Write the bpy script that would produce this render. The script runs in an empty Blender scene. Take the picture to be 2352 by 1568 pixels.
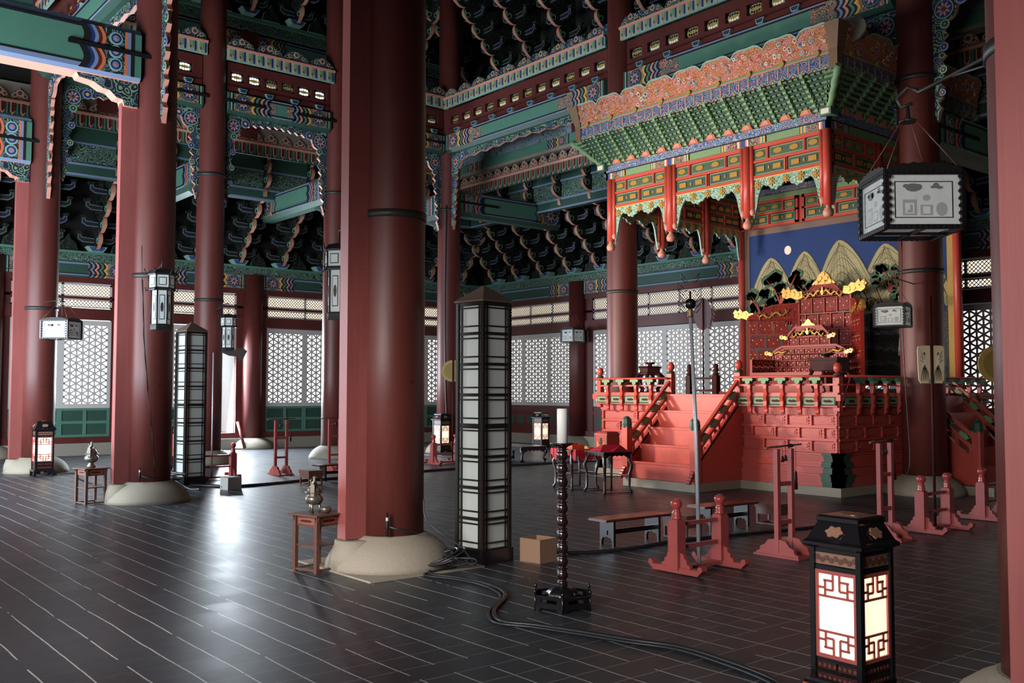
import bpy, bmesh, math, random
from mathutils import Vector, Matrix
random.seed(7)
SC=bpy.context.scene; COL=SC.collection
PI=math.pi; sin=math.sin; cos=math.cos; R=math.radians

# ---------------------------------------------------------------- camera
YAW,PIT,ROL=R(50.734),R(2.975),R(0.062)
cam=bpy.data.cameras.new('camera'); co=bpy.data.objects.new('camera',cam); COL.objects.link(co)
cam.sensor_width=36; cam.lens=36*2207.1/2352; cam.clip_end=200; cam.clip_start=.05
fw=Vector((-sin(YAW)*cos(PIT),cos(YAW)*cos(PIT),sin(PIT))); rt=Vector((cos(YAW),sin(YAW),0)); up=rt.cross(fw)
r2=rt*cos(ROL)+up*sin(ROL); u2=-rt*sin(ROL)+up*cos(ROL)
co.matrix_world=Matrix(((r2.x,u2.x,-fw.x,0),(r2.y,u2.y,-fw.y,0),(r2.z,u2.z,-fw.z,1.6),(0,0,0,1)))
SC.camera=co
# ---------------------------------------------------------------- view + world
SC.view_settings.view_transform='Standard'; SC.view_settings.look='None'
SC.view_settings.exposure=-0.12; SC.view_settings.gamma=1.0; SC.view_settings.use_curve_mapping=False
w=bpy.data.worlds.new('sky'); SC.world=w; w.use_nodes=True
bg=w.node_tree.nodes['Background']; bg.inputs[0].default_value=(0.82,0.9,1.0,1); bg.inputs[1].default_value=0.08

def light(name,kind,loc,aim,energy,color,size=1.0,sy=None,spot=None,blend=.4,spread=None):
    d=bpy.data.lights.new(name,kind); d.energy=energy; d.color=color
    if kind=='AREA':
        d.size=size
        if sy: d.shape='RECTANGLE'; d.size_y=sy
        if spread: d.spread=R(spread)
    else: d.shadow_soft_size=size
    if kind=='SPOT': d.spot_size=R(spot); d.spot_blend=blend
    o=bpy.data.objects.new(name,d); COL.objects.link(o); o.location=loc
    v=Vector(aim)-Vector(loc); o.rotation_euler=v.to_track_quat('-Z','Y').to_euler()
    return o
# daylight through the open south and west doors, plus two added fill lamps
light('daylight_south_west_door','AREA',(-17.5,-1.2,2.4),(-19.5,8,.2),1750,(.80,.90,1.0),7.5,3.6)
light('beam_fill_light','AREA',(-11.5,-1.2,1.6),(-15.5,4.2,7.0),560,(.78,.90,1.0),4.0,2.4,spread=120)  # added fill lamp aimed up to lift the upper left beams
light('daylight_south_door','AREA',(-9.0,-1.8,2.2),(-10.5,9,2.2),110,(.97,.97,1.0),4.5,3.4)
light('daylight_camera_door','AREA',(-1.8,-2.4,2.6),(-3.8,6,1.4),125,(1.0,.94,.92),2.0,3.0,spread=80)
light('column_fill_light','AREA',(-5.0,-1.0,2.1),(-8.0,5.0,.0),50,(1.0,.94,.90),1.4,1.4,spread=56)  # added fill lamp that brightens the foot of the central column
light('daylight_west_door','AREA',(-25.9,10.2,1.9),(-18,8.6,0.0),1700,(.80,.90,1.0),1.3,2.8)
# warm exhibition spotlights that light the throne from the west side
light('throne_spotlight','SPOT',(-16.4,6.9,2.6),(-10.9,14.4,2.9),2700,(1.0,.76,.60),.35,spot=56,blend=.5)
light('canopy_spotlight','SPOT',(-11.9,5.0,2.9),(-10.6,13.2,3.9),1650,(1.0,.78,.62),.30,spot=58,blend=.6)

# ---------------------------------------------------------------- materials
def lin(c):
    if isinstance(c,str): c=tuple(int(c[i:i+2],16)/255 for i in (0,2,4))
    return tuple((x/12.92 if x<=.04045 else ((x+.055)/1.055)**2.4) for x in c)+(1,)
MATS={}
def node_mat(name):
    m=bpy.data.materials.new(name); m.use_nodes=True; nt=m.node_tree
    return m,nt,nt.nodes['Principled BSDF']
def N(nt,t,**k):
    n=nt.nodes.new(t)
    for a,b in k.items():
        if a in('inp',):
            for i,v in b.items(): n.inputs[i].default_value=v
        else: setattr(n,a,b)
    return n
def mix(nt,fac,a,b,mode='MIX'):
    n=nt.nodes.new('ShaderNodeMix'); n.data_type='RGBA'; n.blend_type=mode
    for i,x in ((0,fac),(6,a),(7,b)):
        if hasattr(x,'is_linked'): nt.links.new(x,n.inputs[i])
        else: n.inputs[i].default_value=x
    return n.outputs[2]
def mth(nt,op,a,b=None,c=None):
    n=nt.nodes.new('ShaderNodeMath'); n.operation=op
    for i,x in enumerate((a,b,c)):
        if x is None: continue
        if hasattr(x,'is_linked'): nt.links.new(x,n.inputs[i])
        else: n.inputs[i].default_value=x
    return n.outputs[0]
def coords(nt,scale=(1,1,1)):
    tc=nt.nodes.new('ShaderNodeTexCoord'); mp=nt.nodes.new('ShaderNodeMapping'); mp.inputs['Scale'].default_value=scale
    nt.links.new(tc.outputs['Object'],mp.inputs[0]); return mp.outputs[0]
def noise(nt,vec,scale,detail=3,rough=.55):
    n=N(nt,'ShaderNodeTexNoise',inp={'Scale':scale,'Detail':detail,'Roughness':rough}); nt.links.new(vec,n.inputs['Vector']); return n.outputs['Fac']
def plain(name,c,rough=.5,metal=0,var=.18,scale=6,spec=.5,emit=None,es=0,bump=.0,stretch=(1,1,1),coat=0):
    if name in MATS: return MATS[name]
    m,nt,b=node_mat(name); c=lin(c)
    if var>0:
        v=coords(nt,stretch); f=noise(nt,v,scale,4)
        d=tuple(x*(1-var) for x in c[:3])+(1,); l=tuple(min(1,x*(1+var)) for x in c[:3])+(1,)
        nt.links.new(mix(nt,f,d,l),b.inputs['Base Color'])
        if bump:
            bp=N(nt,'ShaderNodeBump',inp={'Strength':bump,'Distance':.01}); nt.links.new(f,bp.inputs['Height']); nt.links.new(bp.outputs[0],b.inputs['Normal'])
    else: b.inputs['Base Color'].default_value=c
    b.inputs['Roughness'].default_value=rough; b.inputs['Metallic'].default_value=metal
    b.inputs['Specular IOR Level'].default_value=spec; b.inputs['Coat Weight'].default_value=coat
    if emit: b.inputs['Emission Color'].default_value=lin(emit); b.inputs['Emission Strength'].default_value=es
    MATS[name]=m; return m
def scroll(name,base,line,accent=None,scale=9,K=3.2,thr=.36,rough=.6):
    """painted curls: rings in warped cells"""
    if name in MATS: return MATS[name]
    m,nt,b=node_mat(name); v=coords(nt)
    nz=N(nt,'ShaderNodeTexNoise',inp={'Scale':scale*.7,'Detail':1.0}); nt.links.new(v,nz.inputs['Vector'])
    va=N(nt,'ShaderNodeVectorMath',operation='SCALE'); nt.links.new(nz.outputs['Color'],va.inputs[0]); va.inputs['Scale'].default_value=.9/scale
    vb=N(nt,'ShaderNodeVectorMath',operation='ADD'); nt.links.new(v,vb.inputs[0]); nt.links.new(va.outputs[0],vb.inputs[1])
    vo=N(nt,'ShaderNodeTexVoronoi',inp={'Scale':scale}); nt.links.new(vb.outputs[0],vo.inputs['Vector'])
    d=mth(nt,'MULTIPLY',vo.outputs['Distance'],K); fr=mth(nt,'FRACT',d); ln=mth(nt,'LESS_THAN',fr,thr)
    bc=lin(base)
    if accent:
        sp=nt.nodes.new('ShaderNodeSeparateColor'); nt.links.new(vo.outputs['Color'],sp.inputs[0])
        acc=mth(nt,'GREATER_THAN',sp.outputs[0],.55)
        lc=mix(nt,acc,lin(line),lin(accent))
    else: lc=lin(line)
    nt.links.new(mix(nt,ln,bc,lc),b.inputs['Base Color']); b.inputs['Roughness'].default_value=rough
    b.inputs['Specular IOR Level'].default_value=.3
    MATS[name]=m; return m
def wood_red(name,c1,c2,rough=.45,spec=.4):
    if name in MATS: return MATS[name]
    m,nt,b=node_mat(name)
    v=coords(nt,(14,14,.9)); f=noise(nt,v,1.6,6,.62)
    v2=coords(nt,(1.2,1.2,.5)); g=noise(nt,v2,1.1,3)
    v3=coords(nt,(5,5,5)); h=noise(nt,v3,3,5)
    a=mix(nt,f,lin(c1),lin(c2)); dk=tuple(x*.55 for x in lin(c1)[:3])+(1,)
    g2=N(nt,'ShaderNodeMapRange',inp={1:.35,2:.75}); nt.links.new(g,g2.inputs[0])
    a2=mix(nt,mth(nt,'MULTIPLY',g2.outputs[0],.6),a,dk)
    sp=mth(nt,'GREATER_THAN',h,.72)
    a3=mix(nt,mth(nt,'MULTIPLY',sp,.7),a2,tuple(x*.3 for x in lin(c1)[:3])+(1,))
    nt.links.new(a3,b.inputs['Base Color']); b.inputs['Roughness'].default_value=rough; b.inputs['Specular IOR Level'].default_value=spec
    bp=N(nt,'ShaderNodeBump',inp={'Strength':.25,'Distance':.006}); nt.links.new(f,bp.inputs['Height']); nt.links.new(bp.outputs[0],b.inputs['Normal'])
    MATS[name]=m; return m
def floor_mat():
    m,nt,b=node_mat('clay_floor_tiles'); tc=nt.nodes.new('ShaderNodeTexCoord'); s=nt.nodes.new('ShaderNodeSeparateXYZ'); nt.links.new(tc.outputs['Object'],s.inputs[0])
    nz=noise(nt,tc.outputs['Object'],1.7,2); wob=mth(nt,'MULTIPLY',mth(nt,'SUBTRACT',nz,.5),.03)
    T=.2345
    y=mth(nt,'DIVIDE',mth(nt,'SUBTRACT',mth(nt,'ADD',s.outputs[1],wob),5.385),T); x=mth(nt,'DIVIDE',mth(nt,'ADD',mth(nt,'ADD',s.outputs[0],wob),2.865),T)
    fy=mth(nt,'ABSOLUTE',mth(nt,'SUBTRACT',mth(nt,'FRACT',mth(nt,'ADD',y,.5)),.5)); fx=mth(nt,'ABSOLUTE',mth(nt,'SUBTRACT',mth(nt,'FRACT',mth(nt,'ADD',x,.5)),.5))
    ly=mth(nt,'LESS_THAN',fy,.021); lx=mth(nt,'LESS_THAN',fx,.018)
    cx=mth(nt,'FLOOR',x); cy=mth(nt,'FLOOR',y)
    cb=nt.nodes.new('ShaderNodeCombineXYZ'); nt.links.new(cx,cb.inputs[0]); nt.links.new(cy,cb.inputs[1])
    wn=nt.nodes.new('ShaderNodeTexWhiteNoise'); nt.links.new(cb.outputs[0],wn.inputs['Vector'])
    n2=noise(nt,tc.outputs['Object'],9,5); n3=noise(nt,tc.outputs['Object'],.6,2)
    t0=mix(nt,wn.outputs['Value'],lin('31363c'),lin('3a4048')); t1=mix(nt,n2,t0,lin('292c30')); 
    brk=mth(nt,'GREATER_THAN',noise(nt,tc.outputs['Object'],2.3,3),.40)
    c=mix(nt,mth(nt,'MULTIPLY',mth(nt,'MULTIPLY',ly,brk),.8),t1,lin('bdbcb7'))
    pos=N(nt,'ShaderNodeMapRange',inp={1:-6.5,2:-3.2}); nt.links.new(mth(nt,'ADD',s.outputs[0],mth(nt,'MULTIPLY',n3,1.5)),pos.inputs[0])  # relief shading put into the cross joint colour: dark westward, pale eastward
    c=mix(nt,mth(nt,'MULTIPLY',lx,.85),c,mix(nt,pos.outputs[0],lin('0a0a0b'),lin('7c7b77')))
    nt.links.new(c,b.inputs['Base Color'])
    mr=N(nt,'ShaderNodeMapRange',inp={3:.34,4:.46}); nt.links.new(mth(nt,'ADD',mth(nt,'MULTIPLY',n2,.5),mth(nt,'MULTIPLY',wn.outputs['Value'],.5)),mr.inputs[0]); nt.links.new(mr.outputs[0],b.inputs['Roughness'])
    b.inputs['Specular IOR Level'].default_value=.42
    hgt=mth(nt,'ADD',mth(nt,'MULTIPLY',mth(nt,'MAXIMUM',ly,lx),-1.0),mth(nt,'ADD',mth(nt,'MULTIPLY',wn.outputs['Value'],.25),mth(nt,'MULTIPLY',n2,.35)))
    bp=N(nt,'ShaderNodeBump',inp={'Strength':.35,'Distance':.006}); nt.links.new(hgt,bp.inputs['Height']); nt.links.new(bp.outputs[0],b.inputs['Normal'])
    return m
def tilted(name,rows):
    pass
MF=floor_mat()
RED=wood_red('painted_red_column_wood','582520','66332d')
PINK=wood_red('faded_red_post_wood','8f4a47','a05a55')
DRED=wood_red('dark_red_frame_wood','55201d','63302b')
VERM=plain('vermilion_lacquer','b84a3e',.38,var=.14,scale=14,spec=.4)
THR=plain('deep_red_throne_lacquer','962a1c',.4,var=.15,scale=14,spec=.3)
VERM2=plain('vermilion_carved_panel','b04a42',.42,var=.22,scale=60,bump=.5)
ROSE=plain('rose_red_painted_wood','a4504c',.4,var=.10,scale=12)
MAROON=plain('maroon_lacquer','3b1715',.6,var=.25,scale=10,spec=.2)
BROWN=plain('brown_table_wood','5c3c32',.4,var=.3,scale=12,stretch=(1,1,6))
BLACK=plain('black_lacquer','141316',.22,var=.2,scale=10,spec=.6)
BLACKM=plain('black_iron','1d1b1b',.5,var=.3,scale=30,metal=.4)
IRON=plain('grey_iron_strap','3a3836',.5,var=.3,scale=20,metal=.5)
GRAN=plain('granite','8f8778',.8,var=.22,scale=70,bump=.35)
GRAN2=plain('worn_granite','8d867b',.8,var=.3,scale=40,bump=.5)
GREEN=plain('dancheong_green','4b7765',.6,var=.14,scale=3)
DGREEN=plain('dancheong_dark_green','26473c',.6,var=.2,scale=4)
LGREEN=plain('canopy_light_green','6f8f66',.55,var=.12,scale=20)
OUTL=plain('dim_outline_paint','4c5f5c',.6,var=.1); OUTB=plain('dim_blue_outline','55607a',.6,var=.1)
MINT=plain('pale_mint_paint','84a896',.55,var=.08)
BLUE=plain('dancheong_blue','2f4680',.55,var=.1)
NAVY=plain('deep_navy_paint','1c2f66',.55,var=.1)
LBLUE=plain('pale_blue_paint','74819f',.55,var=.08)
SALM=plain('salmon_paint','c98a76',.55,var=.08)
ORNG=plain('orange_paint','cf6a44',.55,var=.08)
YEL=plain('yellow_ochre_paint','d9a24a',.55,var=.08)
CREAM=plain('cream_paint','e2d5bf',.55,var=.08)
INK=plain('black_outline_paint','0f1013',.6,var=.1)
GOLD=plain('gold_leaf','c99b4c',.28,metal=.45,var=.15,scale=40,bump=.2)
TAUPE=plain('weathered_beam_top','7f776b',.75,var=.2,scale=5)
PALE=scroll('pale_infill_panel','858b93','4c6a58','6f86a0',5,3.0,.34)
SALB=plain('dusty_salmon_bracket_edge','b27a66',.6,var=.12)
LATD=plain('brownish_transom_bars','7d766e',.6,var=.06)
LAT=plain('pale_grey_window_lattice','bdb8b4',.6,var=.06)
PAPER=plain('backlit_window_paper','ffffff',.9,var=0,emit='f6fbff',es=3.0)
PAPERN=plain('backlit_paper_rear','ffffff',.9,var=0,emit='fdfbf6',es=1.35)
PAPERC=plain('cream_transom_paper','fff3df',.9,var=0,emit='ffedd2',es=1.5)
GLOW=plain('warm_lamp_paper','fff4dd',.8,var=0,emit='ffe6c4',es=1.3)
GLOWY=plain('yellow_lamp_paper','ffe9b0',.8,var=0,emit='ffd27a',es=1.25)
SKYH=plain('daylight_hole','ffffff',.9,var=0,emit='dff0ff',es=2.4)
DIMH=plain('dim_daylight_hole','c9cfc4',.9,var=0,emit='c9cfb4',es=.42)
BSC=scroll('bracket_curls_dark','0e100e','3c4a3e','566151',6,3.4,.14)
FSC=scroll('frieze_curls_green','1d352e','7d9686',None,13,3.0,.36)
BGC=scroll('spandrel_curls','1a2723','74907f','59617a',8,3.6,.42)
PSC=scroll('salmon_curls','65493f','bd8d78','7f978a',11,3.2,.38)
CRN=scroll('canopy_crown_clouds','a84c3a','cf9f8e','c2944e',15,3.2,.42)
CRB=scroll('canopy_blue_arabesque','344f85','bd8f80','a9a68e',15,3.2,.30)
FRB=scroll('canopy_wave_frieze','41598a','93aca6','b58d80',14,3.0,.36)
LACE=scroll('mint_lace','3f6b58','a3c3ae',None,22,2.6,.55)
REDC=scroll('red_openwork','5c150f','9c3326',None,26,2.6,.45)
SILK=plain('red_silk','c01f38',.5,var=.15,scale=10)
CARD=plain('brown_cardboard','8a6c56',.85,var=.06)
GREYB=plain('grey_painted_box','8b8a85',.7,var=.05)
FROST=plain('frosted_glass','a3a9a6',.35,var=.12,scale=4,emit='cfd8d4',es=.045)  # faint emission added so the tower panes read lighter
FROSTE=plain('etched_glass','b2b7b5',.3,var=.2,scale=14,emit='dfe4e2',es=.10)
WAX=plain('white_candle_wax','f2f3ee',.5,var=.03)
BRONZE=plain('aged_bronze','6f6a60',.32,metal=.7,var=.2,scale=20)
SILV=plain('silver_painted_pole','b4bdc4',.4,metal=.3,var=.15,scale=20)
CABLE=plain('black_rubber_cable','202326',.38,var=.3,scale=60,spec=.6)
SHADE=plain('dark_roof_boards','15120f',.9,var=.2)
FANG=plain('gold_fan_silk','a58a49',.6,var=.3,scale=18)
FANC=plain('cream_fan_silk','ddc9a2',.6,var=.06)
FANP=plain('dusty_purple_fan','6d6570',.7,var=.15)
BRN=plain('brown_brocade','6d5a4d',.8,var=.3,scale=120)
GBR=plain('gold_brocade','a88a3f',.7,var=.45,scale=110)

# ---------------------------------------------------------------- mesh builder
class MB:
    def __init__(s): s.v=[]; s.f=[]; s.mi=[]; s.m=[]; s.sm=[]; s.O=Vector((0,0,0)); s.U=Vector((1,0,0)); s.V=Vector((0,1,0)); s.N=Vector((0,0,1))
    def fr(s,O=(0,0,0),U=(1,0,0),V=(0,1,0)):
        s.O=Vector(O); s.U=Vector(U).normalized(); s.V=Vector(V).normalized(); s.N=s.U.cross(s.V); return s
    def p(s,u,v,w=0): s.v.append(s.O+s.U*u+s.V*v+s.N*w); return len(s.v)-1
    def k(s,m):
        if m not in s.m: s.m.append(m)
        return s.m.index(m)
    def face(s,ids,m,sm=False): s.f.append(tuple(ids)); s.mi.append(s.k(m)); s.sm.append(sm)
    def prism(s,pts,w0,w1,m,me=None,mb=None):
        n=len(pts); a=[s.p(x,y,w0) for x,y in pts]; b=[s.p(x,y,w1) for x,y in pts]
        s.face(a[::-1],mb or m); s.face(b,m)
        for i in range(n): s.face((a[i],a[(i+1)%n],b[(i+1)%n],b[i]),me or m)
        return s
    def box(s,x0,y0,z0,x1,y1,z1,m): return s.prism([(x0,y0),(x1,y0),(x1,y1),(x0,y1)],z0,z1,m)
    def wall(s,u0,v0,u1,v1,w0,w1,m,me=None): return s.prism([(u0,v0),(u1,v0),(u1,v1),(u0,v1)],w0,w1,m,me)
    def loft(s,rings,m,sm=True,cap=True,close=True):
        R_=[[s.p(*q) for q in r] for r in rings]; n=len(R_[0])
        for a,b in zip(R_,R_[1:]):
            for i in range(n if close else n-1): s.face((a[i],a[(i+1)%n],b[(i+1)%n],b[i]),m,sm)
        if cap: s.face(R_[0][::-1],m); s.face(R_[-1],m)
        return s
    def lathe(s,prof,m,c=(0,0),seg=20,sm=True,sq=None,rot=0):
        rings=[]
        for r,z in prof: rings.append([(c[0]+r*cos(2*PI*i/seg+rot),c[1]+r*sin(2*PI*i/seg+rot),z) for i in range(seg)])
        return s.loft(rings,m,sm)
    def disc(s,u,v,r,w0,w1,m,seg=14,ry=None): return s.prism([(u+r*cos(2*PI*i/seg),v+(ry or r)*sin(2*PI*i/seg)) for i in range(seg)],w0,w1,m)
    def tube(s,pts,r,m,seg=8,sm=True):
        P=[s.O+s.U*q[0]+s.V*q[1]+s.N*q[2] for q in pts]; rr=r if isinstance(r,(list,tuple)) else [r]*len(P); rings=[]; prev=None
        for i,q in enumerate(P):
            t=(P[min(i+1,len(P)-1)]-P[max(i-1,0)]).normalized()
            a=prev if prev is not None else (Vector((0,0,1)) if abs(t.z)<.9 else Vector((1,0,0)))
            x=(a-t*a.dot(t)).normalized(); prev=x; y=t.cross(x); ring=[]
            for j in range(seg):
                s.v.append(q+(x*cos(2*PI*j/seg)+y*sin(2*PI*j/seg))*rr[i]); ring.append(len(s.v)-1)
            rings.append(ring)
        for a,b in zip(rings,rings[1:]):
            for j in range(seg): s.face((a[j],a[(j+1)%seg],b[(j+1)%seg],b[j]),m,sm)
        s.face(rings[0][::-1],m); s.face(rings[-1],m); return s
    def build(s,name,parent=None,world=True):
        off=parent.matrix_basis.translation if (parent is not None and world) else Vector((0,0,0))
        pp=parent.parent if parent is not None else None
        while pp is not None and world: off=off+pp.matrix_basis.translation; pp=pp.parent
        me=bpy.data.meshes.new(name); me.from_pydata([q-off for q in s.v],[],s.f)
        for m in s.m: me.materials.append(m)
        me.polygons.foreach_set('material_index',s.mi); me.polygons.foreach_set('use_smooth',s.sm)
        b=bmesh.new(); b.from_mesh(me); bmesh.ops.recalc_face_normals(b,faces=b.faces); b.to_mesh(me); b.free()
        o=bpy.data.objects.new(name,me); COL.objects.link(o)
        if parent is not None: o.parent=parent
        return o
def tag(o,label=None,cat=None,group=None,kind=None):
    for a,b in (('label',label),('category',cat),('group',group),('kind',kind)):
        if b: o[a]=b
    return o
def thing(name,label,cat,loc=(0,0,0),group=None,rz=0):
    o=bpy.data.objects.new(name,None); COL.objects.link(o); o.empty_display_size=.2
    o.location=loc; o.rotation_euler=(0,0,rz); return tag(o,label,cat,group)
def struct(name): o=bpy.data.objects.new(name,None); COL.objects.link(o); o['kind']='structure'; return o
def dup(o,loc=None,rz=None,label=None,group=None,parent=None,sc=None):
    c=o.copy(); COL.objects.link(c)
    if parent is not None: c.parent=parent
    if loc is not None: c.location=loc
    if rz is not None: c.rotation_euler=(0,0,rz)
    if sc: c.scale=sc
    if label: c['label']=label
    if group: c['group']=group
    for ch in list(o.children): dup(ch,parent=c)
    return c
def put(o,loc,rz=0,label=None,group=None,sc=None):
    o.location=loc; o.rotation_euler=(0,0,rz)
    if sc: o.scale=sc
    if label: o['label']=label
    if group: o['group']=group
    return o
def solid_base(mb):
    """move the origin of a world-built single mesh to its lowest centre"""
    me=mb.data; n=len(me.vertices); c=Vector((sum(v.co.x for v in me.vertices)/n,sum(v.co.y for v in me.vertices)/n,min(v.co.z for v in me.vertices)))
    me.transform(Matrix.Translation(-c)); mb.location=c; return mb
XW,YN=-25.6,19.6
SX=[-20.76,-14.28,-7.68,-1.82]; SY=4.82; WY=[4.82,8.26,11.42,14.80]; RX=-20.76; RY=14.7
# ================================================================ floor, roof, walls
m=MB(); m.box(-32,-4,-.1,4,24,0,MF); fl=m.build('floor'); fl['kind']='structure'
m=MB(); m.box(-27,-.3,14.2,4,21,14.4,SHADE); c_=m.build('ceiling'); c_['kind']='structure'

# ---- painted motifs shared by the beams
def lotus(m,u,v,r,d=.012,ring=GREEN,pet=SALM,eye=DGREEN):
    m.disc(u,v,r,0,d,INK,20); m.disc(u,v,r*.92,0,d*1.3,ring,20); m.disc(u,v,r*.80,0,d*1.6,NAVY,20)
    for i in range(8):
        a=2*PI*i/8+.2; q=[]
        for dr,da in ((.12,0),(.45,.30),(.76,0),(.45,-.30)): q.append((u+r*dr*cos(a+da),v+r*dr*sin(a+da)))
        m.prism(q,0,d*2,pet if i%2==0 else SALM)
    m.disc(u,v,r*.20,0,d*2.4,eye,10)
def chev(m,u,v0,v1,dirn,cols,sw=.06,d=.012,lobes=2,amp=.07):
    n=12
    def cx(i,off):
        t=i/n; return u+dirn*(off+amp*abs(sin(PI*lobes*t))*-1)
    for k,c in enumerate(cols):
        L=[(cx(i,k*sw),v0+(v1-v0)*i/n) for i in range(n+1)]; Q=[(cx(i,(k+1)*sw),v0+(v1-v0)*i/n) for i in range(n+1)]
        for i in range(n): m.prism([L[i],L[i+1],Q[i+1],Q[i]],0,d,c)
def beam_end(m,u,v0,v1,dirn,L,two=True):
    """lotus end panel growing from u in direction dirn over length L"""
    h=v1-v0; vc=(v0+v1)/2; e=u+dirn*.05
    a,b=sorted((u,u+dirn*L)); m.wall(a,v0,b,v1,0,.004,PSC)
    a,b=sorted((u,u+dirn*.05)); m.wall(a,v0,b,v1,0,.012,DGREEN)
    a,b=sorted((u+dirn*.05,u+dirn*.08)); m.wall(a,v0,b,v1,0,.014,MINT)
    a,b=sorted((u+dirn*.08,u+dirn*.11)); m.wall(a,v0,b,v1,0,.014,INK)
    lotus(m,u+dirn*(.14+h*.48),vc,h*.44)
    cols=[YEL,INK,GREEN,INK,SALM,INK,LBLUE,INK]; sw=min(.055,max(.03,(L-.16-h)/8))
    chev(m,u+dirn*(.22+h*.96),v0,v1,dirn,cols,sw)
def painted_beam(name,label,O,U,L,z0,z1,thick,endL=1.05,group=None,flip=False,top=True,cat='beam',faces=(0,1),ends=(1,1),underside=True,base=None):
    """horizontal beam, front face through O along U; V is up"""
    U=Vector(U).normalized(); O=Vector(O); Vv=Vector((0,0,1)); Nn=U.cross(Vv)
    root=thing(name,label,cat,tuple(O+U*(L/2)+Vv*z0-Nn*(thick/2)),group)
    h=z1-z0; c=.09*min(1,h/.5); c2=h*.16
    m=MB().fr(O,U,(0,0,1))
    prof=[(0,z0+c2),(0,z1-c2*.9),(-c,z1),(-thick+c,z1),(-thick,z1-c2*.9),(-thick,z0+c2),(-thick+c,z0),(-c,z0)]
    m2=MB().fr(O-U*0,Nn,(0,0,1))  # profile plane (w,z) extruded along -U
    n=len(prof)
    a=[m.p(0,z,w) for w,z in prof]; b=[m.p(L,z,w) for w,z in prof]
    m.face(a,GREEN); m.face(b[::-1],GREEN)
    cols=[GREEN,TAUPE,TAUPE,TAUPE,GREEN,DGREEN,DGREEN,DGREEN]
    for i in range(n): m.face((a[i],a[(i+1)%n],b[(i+1)%n],b[i]),cols[i])
    m.build('timber',root)
    for s in faces:
        Fo=O if s==0 else O-Nn*thick; Fu=U if s==0 else -U
        d=MB().fr(Fo,Fu,(0,0,1)); sg=1 if s==0 else -1
        lo,hi=(0,L) if s==0 else (-L,0)
        v0,v1=z0+c2*.9,z1-c2*.7
        e=endL
        d.wall(lo+e*.8,v0,hi-e*.8,v0+.025,0,.01,LBLUE); d.wall(lo+e*.8,v0+.025,hi-e*.8,v0+.055,0,.012,INK); d.wall(lo+e*.8,v1-.05,hi-e*.8,v1-.02,0,.012,INK); d.wall(lo+e*.8,v1-.02,hi-e*.8,v1+.012,0,.010,LBLUE)
        if ends[0]: beam_end(d,lo,v0-.01,v1+.01,1,e)
        if ends[1]: beam_end(d,hi,v0-.01,v1+.01,-1,e)
        d.build('painted_ornament',root)
    return root
def fretted(O,U,L,ztop,zbot,label,group,both=True):
    """carved spandrel between two columns under a ring beam: wavy band, corner rosettes, hanging tails"""
    U=Vector(U).normalized(); O=Vector(O); root=thing('carved_spandrel',label,'carved bracket',tuple(O+U*(L/2)+Vector((0,0,ztop))),group)
    T=.07
    def half(sg,u0):
        m=MB().fr(O,U,(0,0,1)); P=lambda a,b:(u0+sg*a,b)
        H=ztop-zbot; n=9; out=[]
        # inner wavy edge from tail tip up to the rosette then out along the beam
        out.append(P(.0,ztop-.34))
        out.append(P(.0,zbot+.06)); out.append(P(.06,zbot-.10)); out.append(P(.10,zbot+.05))
        for i in range(n):
            t=i/(n-1); w0=.10+.13*t; z=zbot+.12+(H-.60)*t
            out.append(P(w0+.03,z)); out.append(P(w0-.03,z+.09))
        for i in range(7):
            a=-PI*.42+PI*.40*i/6; out.append(P(.20+.20*cos(a),ztop-.24+.20*sin(a)))
        seg=10; Lh=L/2-.42
        for i in range(seg+1):
            t=i/seg; u=.42+Lh*t; out.append(P(u,ztop-.20+.09*t+(.035 if i%2 else -.02)))
        out.append(P(L/2,ztop)); out.append(P(0,ztop))
        m.prism(out,-T/2,T/2,BGC,me=SALM)
        o=m.build('scrollwork',root)
        d=MB().fr(O+U.cross(Vector((0,0,1)))*(T/2),U,(0,0,1))
        q=P(.20,ztop-.24); lotus(d,q[0],q[1],.17,.01,MINT,SALM,DGREEN)
        q=P(.48,ztop-.14); d.disc(q[0],q[1],.10,0,.010,LBLUE,12); d.disc(q[0],q[1],.075,0,.014,NAVY,12); d.disc(q[0],q[1],.035,0,.018,YEL,8)
        for k in range(4):
            q=P(.15+.02*k,zbot+.35+.36*k); d.disc(q[0],q[1],.055+.008*k,0,.010,MINT if k%2 else LBLUE,10); d.disc(q[0],q[1],.035+.006*k,0,.014,NAVY if k%2==0 else DGREEN,10); d.disc(q[0],q[1],.016,0,.018,YEL,8)
        d.build('rosette',root)
    half(1,0); half(-1,L)
    return root
def strap_bar(parent,O,U,a,b,z,m_=IRON):
    m=MB().fr(O,U,(0,0,1)); m.wall(a,z-.03,b,z+.03,.0,.03,m_); return m.build('iron_tie_bar',parent)
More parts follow.
